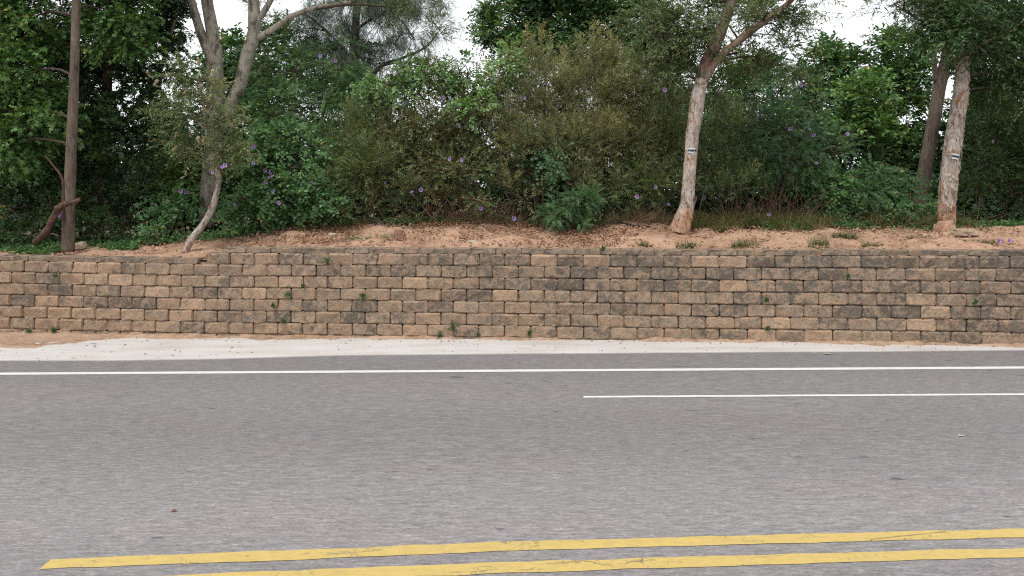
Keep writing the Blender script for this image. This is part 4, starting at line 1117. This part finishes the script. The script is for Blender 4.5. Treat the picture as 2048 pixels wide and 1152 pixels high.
# ------------------------------------------------------------------ dry grass, ground cover, brush, litter
def blades(P, h, w, lean, col_lo, col_hi, seg=3):
    """curved grass blades: verts, quads, tone"""
    n = len(P)
    a = rng.uniform(0, 6.28, n); dirn = np.stack([np.cos(a), np.sin(a), np.zeros(n)], -1)
    sd = np.stack([-np.sin(a), np.cos(a), np.zeros(n)], -1)
    H = h * rng.uniform(0.5, 1.2, n); Ln = lean * rng.uniform(0.3, 1.3, n)
    V = []
    for j in range(seg + 1):
        t = j / seg
        c = P + dirn * (H * Ln * t ** 1.6)[:, None] + np.array([0, 0, 1.0]) * (H * (t - 0.38 * np.minimum(Ln, 1.3) * t * t))[:, None]
        ww = w * (1 - 0.85 * t)
        V += [c - sd * ww / 2, c + sd * ww / 2]
    V = np.stack(V, 1); k = 2 * (seg + 1)
    base = (np.arange(n) * k)[:, None, None]
    q = np.array([[2 * j, 2 * j + 1, 2 * j + 3, 2 * j + 2] for j in range(seg)])[None]
    Q = (base + q).reshape(-1, 4)
    tone = np.repeat(np.clip(rng.uniform(col_lo, col_hi, n), 0, 1), seg)
    return V.reshape(-1, 3), Q, tone
MAT_GRASS = mat_leaf('grass_blade', [(0.0, (0.045, 0.085, 0.022)), (0.4, (0.085, 0.135, 0.040)), (0.65, (0.17, 0.165, 0.065)), (1.0, (0.34, 0.24, 0.13))], 0.3)

tufts = [((1283, 496), 14, 0.20, 0.0, .45, 'small fresh grass tuft on the cap, leftmost of the tufts'), ((1372, 495), 22, 0.20, .1, .6, 'grass tuft on the wall top below the leaning paperbark'),
         ((1490, 495), 30, 0.24, .05, .5, 'fullest grass tuft standing on the wall top'), ((1637, 493), 22, 0.27, .15, .6, 'tall grass tuft on the wall top beyond the fullest one'),
         ((1688, 476), 30, 0.20, .0, .45, 'wide green grass tuft growing back from the wall on bare soil'), ((1745, 495), 22, 0.18, .2, .65, 'dry thin grass tuft on the wall top right of the wide green one'),
         ((1975, 489), 20, 0.14, .0, .4, 'short grass tuft near the right edge beside two fallen flowers'), ((1555, 492), 8, 0.10, .2, .6, 'tiny grass sprout between the two tall tufts'),
         ((1580, 494), 8, 0.12, .1, .5, 'tiny grass sprout just left of the tall tuft'), ((1925, 486), 10, 0.10, .1, .5, 'low sprout of grass in front of the large flat rock'), ((1855, 484), 10, 0.09, .1, .5, 'low sprout of grass left of the large flat rock'),
         ((542, 496), 9, 0.10, .1, .5, 'small sprout by the wall top near the step'), ((1830, 476), 16, 0.10, .1, .5, 'low grass patch before the flaking paperbark'), ((1440, 463), 14, 0.16, .1, .5, 'small grass clump right of the leaning paperbark base')]
def soil_hit(px, py):
    """first point of the bank along the ray through a pixel"""
    for d in np.arange(11.9, 20, 0.02):
        q = at(px, py, d)
        if q[1] > wall_y(q[0]) + 0.1 and q[2] <= bank_z(q[0], q[1]) + 0.004: return np.array([q[0], q[1], float(bank_z(q[0], q[1]))])
    d = float(wall_y((px - 1024) / F * 14)) + 2.6
    return ground_pt(px, d)
for (px, py), wpx, h, c0, c1, lab in tufts:
    b = soil_hit(px, py)
    n = int(70 + wpx * 6)
    P = np.clip(rng.normal(size=(n, 3)), -1.5, 1.5) * np.array([wpx / F * 14 * 0.5, 0.05, 0])
    V, Q, tone = blades(P + np.array([0, 0, -0.015]), h, 0.007, 0.9, c0, c1)
    o = link('grass_tuft', mk_mesh('grass_tuft', V, quads=Q, tone=tone), MAT_GRASS, None, tuple(b))
    tag(o, lab, 'grass tuft', 'grass tufts on the soil along the wall top')

def scatter_line(n, x0, x1, t0, t1, pw=1.0):
    x = rng.uniform(x0, x1, n); t = t0 + (t1 - t0) * rng.random(n) ** pw
    y = wall_y(x) + t
    return np.stack([x, y, bank_z(x, y)], -1)

# dry tangled grass right of the leaning paperbark
P = np.vstack([scatter_line(4200, 3.5, 6.0, 2.1, 3.4), scatter_line(3600, 5.6, 9.0, 2.5, 3.7), scatter_line(900, 2.0, 3.2, 2.6, 3.3)])
kn = np.array([mnoise.noise(Vector((q[0] * 2.6, q[1] * 2.6, 1.7))) for q in P]); P = P[kn + rng.normal(0, .12, len(P)) > -0.08]
V, Q, tone = blades(P, 0.46, 0.008, 1.6, 0.15, 1.0)
o = link('dry_grass', mk_mesh('dry_grass', V, quads=Q, tone=tone), MAT_GRASS); o['kind'] = 'stuff'; tag(o, 'dry tangled grass around the paperbark bases', 'grass')

# low creeping ground cover along the foot of the shrubs
class GC(Plant): pass
gc = Plant('ground_cover', 'low creeping leaves along the foot of the shrubs', 'ground cover', (0, 15, 1.8))
CREEP = dict(tk=0.25, L=0.055, asp=0.7, n=6, sl=0.16, m=1, cd=1, up=0.5, droop=0.3, spread=1.2, face=0.5, njit=0.4)
def creep(n, x0, x1, t0, t1, pw=1.0, st=CREEP, tone=-0.06, gate=0.0):
    P = scatter_line(n, x0, x1, t0, t1, pw)
    if gate:
        k = np.array([mnoise.noise(Vector((q[0] * 1.2, q[1] * 1.2, 4.0))) for q in P]); P = P[k > gate]
    P = P + np.array([0, 0, 0.03])
    D = norm(rng.normal(size=(len(P), 3)) * np.array([1, 1, 0.3]) + np.array([0, -0.2, 0.5]))
    gc.sprigs(P, D, st, np.clip(rng.normal(0.46 + tone, 0.12, len(P)), 0.05, 0.9))
creep(1500, -11, -5.2, 1.6, 2.8, 0.8)
creep(500, -9.9, -8.7, 0.55, 1.4)
creep(160, -8.0, -7.4, 1.0, 1.4)
creep(500, -5.6, -4.4, 2.1, 2.9)
creep(1500, -5.0, -1.0, 2.3, 3.2)
creep(1400, -1.2, 3.4, 2.7, 3.5)
creep(2600, 3.2, 11, 2.6, 3.8)
creep(500, 5.0, 11, 2.1, 2.8, gate=0.1)
creep(160, -3.2, -1.4, 0.9, 1.5, gate=0.15, st=dict(CREEP, L=0.03, sl=0.1))
gc.finish(ML_GREEN, MB_TWIG, 'foliage', 'stems'); gc.o['kind'] = 'stuff'

# dead brush: bare twigs at the shrub feet
g = Geo()
def brush(n, x0, x1, t0, t1, L=0.6, upw=0.4):
    P = scatter_line(n, x0, x1, t0, t1)
    for q in P:
        d = norm(rng.normal(size=3) * np.array([1, .5, .35]) + np.array([0, 0, upw]))
        l = L * rng.uniform(0.4, 1.3)
        C = np.array([q, q + d * l * 0.5 + rng.normal(size=3) * 0.04, q + d * l + np.array([0, 0, -0.10 * l])])
        C[:, 2] = np.maximum(C[:, 2], bank_z(C[:, 0], C[:, 1]) + 0.004)
        g.tube(C, [0.005, 0.004, 0.002], 3, cap=False)
brush(260, -5.0, -1.0, 2.0, 2.9); brush(260, -1.6, 0.2, 2.2, 3.0, 0.7, 1.0); brush(220, 0.2, 3.4, 2.2, 3.0); brush(200, 3.4, 9, 2.3, 3.2); brush(120, 2.2, 3.2, 2.3, 2.9); brush(130, 4.4, 6.2, 3.0, 3.6, 1.1, 1.4)
MAT_BRUSHW = mat_bark('dry_twig', [(0.3, (0.10, 0.06, 0.04)), (0.7, (0.26, 0.165, 0.105))])
o = link('dead_brush', g.mesh('dead_brush'), MAT_BRUSHW); o['kind'] = 'stuff'; tag(o, 'tangle of bare dry twigs at the foot of the shrubs', 'brush')

# leaf litter and pebbles on the soil
def litter(n, x0, x1, t0, t1, pw=1.0, gate=None):
    P = scatter_line(n, x0, x1, t0, t1, pw)
    if gate is not None:
        k = np.array([mnoise.noise(Vector((q[0] * 0.9, q[1] * 2.2, 9.0))) for q in P]); P = P[k + rng.normal(0, .15, len(P)) > gate]
    return P
P = np.vstack([litter(6500, -10, 9.5, 0.25, 3.0, 0.55, 0.05), litter(1500, 0.8, 2.4, 0.4, 2.6), litter(1600, -4.8, -3.0, 0.5, 2.6), litter(1500, -1.9, 0.6, 0.5, 2.6, 0.6)])
n = len(P)
a = rng.uniform(0, 6.28, n); D = np.stack([np.cos(a), np.sin(a), rng.normal(0, .25, n)], -1); D = norm(D)
N = norm(np.array([0, 0, 1.0]) + rng.normal(size=(n, 3)) * 0.35)
lp = Plant('leaf_litter', 'scattered dry brown leaves on the bare soil', 'leaf litter', (0, 13.5, 1.6))
lp.leaves(P + np.array([0, 0, 0.045]), D, N, rng.uniform(0.03, 0.085, n), rng.uniform(0.012, 0.035, n), rng.random(n), fold=0.5, droop=0.15)
ML_DRY = mat_leaf('dry_leaf', [(0.0, (0.07, 0.035, 0.02)), (0.4, (0.17, 0.085, 0.045)), (0.75, (0.30, 0.17, 0.095)), (1.0, (0.44, 0.31, 0.2))], 0.1, 0.8, 0.1)
lp.finish(ML_DRY, MB_TWIG, 'leaves'); lp.o['kind'] = 'stuff'
LEAFPTS.pop()

def rock_mesh(seed, sx, sy, sz, sub=3):
    import bmesh
    bm = bmesh.new(); bmesh.ops.create_icosphere(bm, subdivisions=sub, radius=1.0)
    for v in bm.verts:
        p_ = v.co.copy()
        q = Vector((abs(p_.x) ** 0.7 * math.copysign(1, p_.x), abs(p_.y) ** 0.7 * math.copysign(1, p_.y), abs(p_.z) ** 0.6 * math.copysign(1, p_.z)))
        f = 1 + 0.28 * mnoise.noise(p_ * 1.3 + Vector((seed * 3.1, 0, 0))) + 0.12 * mnoise.noise(p_ * 3.5 + Vector((seed, 5, 0)))
        v.co = Vector((q.x * sx, q.y * sy, q.z * sz)) * f
    me = bpy.data.meshes.new('rock'); bm.to_mesh(me); bm.free(); return me
def m_rock(name, a, b):
    t = NT(name); n1 = t.noise(t.coord('Object'), 9, 6, 0.65); n2 = t.noise(t.coord('Object'), 45, 5, 0.7)
    col = t.mix(t.ramp(n2, [(0.35, 0.5), (0.55, 0.0)]), t.ramp(n1, [(0.35, a), (0.65, b)]), tuple(0.5 * c for c in a))
    t.principled(col, 0.9, t.bump(n2, 0.6, 0.012), 0.15); return t.m
MR_TAN = m_rock('tan_rock', (0.26, 0.19, 0.13), (0.40, 0.32, 0.24)); MR_PALE = m_rock('pale_rock', (0.36, 0.30, 0.24), (0.52, 0.46, 0.39)); MR_RED = m_rock('red_rock', (0.20, 0.115, 0.075), (0.30, 0.185, 0.125))
rocks = [((156, 500), 17, 9, MR_TAN, 'angular tan rock at the foot of the slender brown trunk', 0.25), ((799, 479), 11, 12, MR_RED, 'reddish stump-shaped clod on the bare soil left of centre', 0.0), ((1930, 472), 24, 7.5, MR_TAN, 'large flat tan rock in front of the flaking paperbark', 0.0),
         ((1892, 466), 20, 15, MAT_SOIL, 'reddish cone of earth at the foot of the flaking paperbark', 0.0), ((943, 488), 10, 3.5, MR_PALE, 'flat pale stone on the soil just behind the cap stones', 0.0), ((404, 512), 4, 4, MR_PALE, 'small white stone in the step of the wall', 0.0),
         ((290, 483), 9, 5, MR_TAN, 'small brown stone on the soil left of the curved sapling', 0.1), ((664, 474), 9, 3.5, MR_PALE, 'small flat stone on the red slope', 0.0), ((742, 487), 4, 3, MR_RED, 'tiny reddish pebble beside the creeping vine', 0.0), ((960, 463), 7, 5, MR_TAN, 'brown stone at the edge of the thicket left of the feathery bush', 0.0), ((1455, 459), 8, 2.5, MR_TAN, 'thin flat stone right of the leaning paperbark base', 0.0)]
for i, ((px, py), wp, hp, m, lab, rot) in enumerate(rocks):
    b = soil_hit(px, py)
    k = b[1] / F
    o = link('rock', rock_mesh(i + 1.0, wp * k, max(0.05, wp * k * 0.7), hp * k), m, None, (b[0], b[1] + 0.02, b[2] + hp * k * 0.5 + 0.02))
    o.rotation_euler = (0, -rot, random.uniform(-0.3, 0.3))
    tag(o, lab, 'rock', 'stones lying on the bank')
# pebbles on soil and concrete
g = Geo()
def pebble(P, lo, hi):
    for q in P:
        s_ = rng.uniform(lo, hi); v = np.array([[1, 0, 0], [0, 1, 0], [-1, 0, 0], [0, -1, 0], [0, 0, 0.8], [0, 0, -0.5]]) * rng.uniform(0.6, 1.2, (6, 1)) * s_
        g.add(v + q, None, np.array([[0, 1, 4], [1, 2, 4], [2, 3, 4], [3, 0, 4], [1, 0, 5], [2, 1, 5], [3, 2, 5], [0, 3, 5]]))
pebble(scatter_line(900, -9.5, 9.5, 0.3, 2.6) + np.array([0, 0, 0.035]), 0.008, 0.028)
x = rng.uniform(-10, 9, 240); pebble(np.stack([x, wall_y(x) - 0.04 - np.abs(rng.normal(0, .13, 240)), plane_z(x) + 0.025], -1), 0.006, 0.022)
o = link('pebbles', g.mesh('pebbles', smooth=False), MR_TAN); o['kind'] = 'stuff'; tag(o, 'small loose stones strewn over soil and wall foot', 'pebbles')
g = Geo()
P = scatter_line(2600, -9.8, 9.5, 0.25, 2.7)
kn = np.array([mnoise.noise(Vector((q[0] * 1.1, q[1] * 1.9, 21.0))) for q in P]); P = P[kn + rng.normal(0, .2, len(P)) > 0.0]
pebble(P + np.array([0, 0, 0.03]), 0.012, 0.05)
o = link('soil_clods', g.mesh('soil_clods', smooth=False), MAT_SOIL); o['kind'] = 'stuff'; tag(o, 'crumbly clods of red earth strewn over the bank', 'soil')
# dark leaf scraps on the concrete strip
n = 120
x = np.concatenate([rng.uniform(-9, -4, 75), rng.uniform(-4, 9, 45)]); ye = np.interp(x, [q[0] for q in edge], [q[1] for q in edge])
y = ye + 0.05 + rng.random(n) * (wall_y(x) - 0.3 - ye)
sc_ = Plant('leaf_scraps', 'dark dry scraps of leaves on the concrete strip', 'leaf litter', (0, 11.5, 0.03))
a = rng.uniform(0, 6.28, n)
sc_.leaves(np.stack([x, y, plane_z(x) + 0.018], -1), np.stack([np.cos(a), np.sin(a), np.zeros(n)], -1), norm(np.array([0, 0, 1.0]) + rng.normal(size=(n, 3)) * .2), rng.uniform(0.02, 0.075, n), rng.uniform(0.008, 0.02, n), rng.random(n) * 0.5, fold=0.3)
sc_.finish(ML_DRY, MB_TWIG, 'leaves'); sc_.o['kind'] = 'stuff'; LEAFPTS.pop()

# ------------------------------------------------------------------ single things on the bank and wall
def stick(name, label, cat, pts, radii, mat, sides=8, rough=0.1):
    P = catmull(pts, 44); R = np.interp(np.linspace(0, 1, 44), np.linspace(0, 1, len(radii)), radii)
    gg = Geo(); gg.add(*tube(P, R, sides, True, rough, 6))
    o = link(name, gg.mesh(name, P[0]), mat, None, tuple(P[0]))
    return tag(o, label, cat)
stick('dead_branch', 'crooked dead branch propped against the slender brown trunk', 'branch', [at(70, 486, 13.95), at(90, 466, 13.85), at(104, 443, 13.75), at(115, 420, 13.68), at(130, 408, 13.66), at(148, 404, 13.66), at(160, 399, 13.7)], [0.058, 0.060, 0.052, 0.056, 0.050, 0.046, 0.034], MB_DEAD, 16, 0.45)
stick('broken_branch', 'thin broken branch slanting up to the left of the slender brown trunk', 'branch', [at(91, 312, 13.9), at(108, 333, 13.9), at(122, 352, 13.88), at(127, 375, 13.86), at(126, 410, 13.84), at(124, 440, 13.8)], [0.012, 0.018, 0.022, 0.026, 0.025, 0.022], MB_DEAD, 9, 0.35)
q0, q1, q2, q3 = soil_hit(1204, 455), soil_hit(1235, 452), soil_hit(1270, 456), soil_hit(1303, 457)
t = NT('black_hose'); t.principled((0.025, 0.024, 0.024), 0.55); MAT_HOSE = t.m
stick('black_hose', 'short black hose lying in a curve on the bare soil', 'hose', [q0 + (0, 0, .04), q1 + (0, 0, .07), q2 + (0, 0, .05), q3 + (0, 0, .035)], [0.014, 0.016, 0.016, 0.013], MAT_HOSE, 8, 0.0)
a0, a1 = soil_hit(1065, 448), soil_hit(1095, 472)
stick('dry_cane', 'pale dry cane lying on the soil beside the feathery bush', 'stick', [a0 + (0, -.05, .25), (a0 + a1) / 2 + (0, -.1, .10), a1 + (0, 0, .03)], [0.008, 0.009, 0.006], MAT_BRUSHW, 6)
a0, a1 = soil_hit(1515, 452), soil_hit(1580, 466)
stick('dry_cane', 'long thin dry cane on the soil right of the leaning paperbark', 'stick', [a0 + (0, 0, .10), (a0 + a1) / 2 + (0, 0, .06), a1 + (0, 0, .03)], [0.007, 0.008, 0.006], MAT_BRUSHW, 6)
a0 = soil_hit(602, 452)
stick('dry_cane', 'upright bare cane against the dark shrub right of the curved sapling', 'stick', [a0 + (0, 0, 0), a0 + (-.12, .05, .4), a0 + (-.2, .1, .8)], [0.010, 0.008, 0.004], MAT_BRUSHW, 6)
a0 = ground_pt(1392, 14.8)
stick('green_cane', 'slender green cane rising beside the leaning paperbark base', 'stick', [a0, a0 + (.14, .05, .6), a0 + (.33, .1, 1.25)], [0.014, 0.012, 0.006], MAT_GRASS if False else MB_TWIG, 6)
# two fallen flowers at the right
for (px, py), lab in (((1998, 489), 'purple flower fallen on the soil near the right edge, left of the pair'), ((2019, 489), 'purple flower fallen on the soil near the right edge, right of the pair')):
    b = soil_hit(px, py)
    o = link('fallen_flower', FLOWER, None, None, tuple(b + np.array([0, 0, 0.06]))); o.rotation_euler = (-0.5, random.uniform(0, 6), 0)
    tag(o, lab, 'flower', 'flowers fallen on the soil')

# weeds rooted in the wall joints
weeds = [((655, 518), 10, 12, 'leafy weed in the top course near the step'), ((577, 588), 7, 9, 'weed in a joint halfway down left of centre'), ((727, 590), 8, 11, 'weed in a mid-height joint below the reddish clod'), ((906, 651), 10, 13, 'largest weed, low on the wall left of centre'),
         ((880, 667), 8, 7, 'small weed at the wall foot beside the largest weed'), ((1059, 665), 7, 7, 'weed near the wall foot at the middle'), ((567, 640), 6, 7, 'weed low in the brown blocks left of centre'), ((60, 661), 9, 7, 'weed in the lowest course at the far left'), ((110, 659), 9, 6, 'second weed in the lowest course at the left'),
         ((114, 551), 5, 9, 'thin weed high in the left part of the wall'), ((608, 570), 4, 6, 'tiny weed in the third course left of centre'), ((1694, 552), 5, 7, 'weed in the second course at the right'), ((1532, 600), 6, 7, 'mossy weed in a mid-height joint right of centre'), ((1948, 604), 9, 8, 'broad weed in a mid-height joint near the right edge'), ((547, 611), 4, 6, 'tiny weed in a mid-height joint left of centre'), ((1534, 655), 5, 4, 'tiny weed low in the right part of the wall'), ((957, 668), 5, 4, 'tiny weed at the wall foot left of the middle'), ((1205, 497), 8, 5, 'wispy weed creeping over the cap stones right of the middle')]
WEED = dict(L=0.034, asp=0.55, n=6, sl=0.10, m=1, cd=1, up=0.3, droop=0.4, spread=1.1, face=0.8, njit=0.5)
for (px, py), wp, hp, lab in weeds:
    wp, hp = wp * 0.7, hp * 0.72
    x = (px - 1024) / F * 12.6; y = float(wall_y(x)); x = (px - 1024) / F * y
    b = at(px, py + hp * 0.6, y - 0.02)
    w = Plant('weed', lab, 'weed', b, 'weeds growing in the wall joints')
    n = int(7 + wp * 1.3)
    P = b + rng.normal(size=(n, 3)) * np.array([wp / F * 12.5 * 0.25, 0.01, hp / F * 12.5 * 0.35]) + np.array([0, -0.02, hp / F * 12.5 * 0.35])
    D = norm(rng.normal(size=(n, 3)) * np.array([1, .4, .7]) + np.array([0, -0.7, 0.35]))
    Lf = WEED['n']
    # leaves laid directly (the wall face is in front of the bank test)
    for j in range(Lf):
        tt = (j + .6) / Lf
        pos = P + D * (WEED['sl'] * tt * hp / 11)
        dd = norm(D + rng.normal(size=(n, 3)) * 0.8)
        w.leaves(pos, dd, norm(np.array([0, -0.7, 0.7]) + rng.normal(size=(n, 3)) * .4), rng.uniform(0.02, 0.042, n), rng.uniform(0.012, 0.024, n), np.clip(rng.normal(.5, .15, n), 0, .9))
    for q, dq in zip(P, D):
        w.tw.tube(np.array([b, q, q + dq * WEED['sl'] * hp / 11]), [0.003, 0.0025, 0.001], 3, cap=False)
    w.finish(ML_DARK, MB_TWIG, 'foliage', 'stems'); LEAFPTS.pop()

# scraps on the road
def scrap(name, label, cat, px, py, L, w, col):
    b = ground_at(px, py)
    t = NT(name + '_surface'); t.principled(t.mix(t.ramp(t.noise(t.coord('Object'), 60, 3), [(0.4, 0.0), (0.6, 0.5)]), col, tuple(0.6 * c for c in col)), 0.8)
    V = [(-L / 2, 0, 0.004), (-L * 0.2, -w / 2, 0.012), (L * 0.25, -w * 0.42, 0.010), (L / 2, 0, 0.016), (L * 0.2, w / 2, 0.008), (-L * 0.25, w * 0.45, 0.010), (0, 0, 0.005)]
    o = link(name, mk_mesh(name, V, polys=[(6, i, (i + 1) % 6) for i in range(6)]), t.m, None, tuple(b + np.array([0, 0, 0.004])))
    o.rotation_euler = (0, 0, random.uniform(-.4, .4)); tag(o, label, cat)
scrap('fallen_leaf', 'single reddish leaf on the grey road at the lower left', 'leaf', 348, 1023, 0.05, 0.035, (0.22, 0.07, 0.03))
scrap('paper_scrap', 'small white scrap on the road at the right', 'scrap', 1922, 873, 0.06, 0.03, (0.62, 0.62, 0.6))
scrap('paper_scrap', 'flat tan scrap at the edge of the road below the concrete strip', 'scrap', 1654, 709, 0.13, 0.06, (0.42, 0.36, 0.28))
scrap('paper_scrap', 'pale scrap just left of the tan one by the road edge', 'scrap', 1628, 708, 0.08, 0.05, (0.55, 0.53, 0.5))
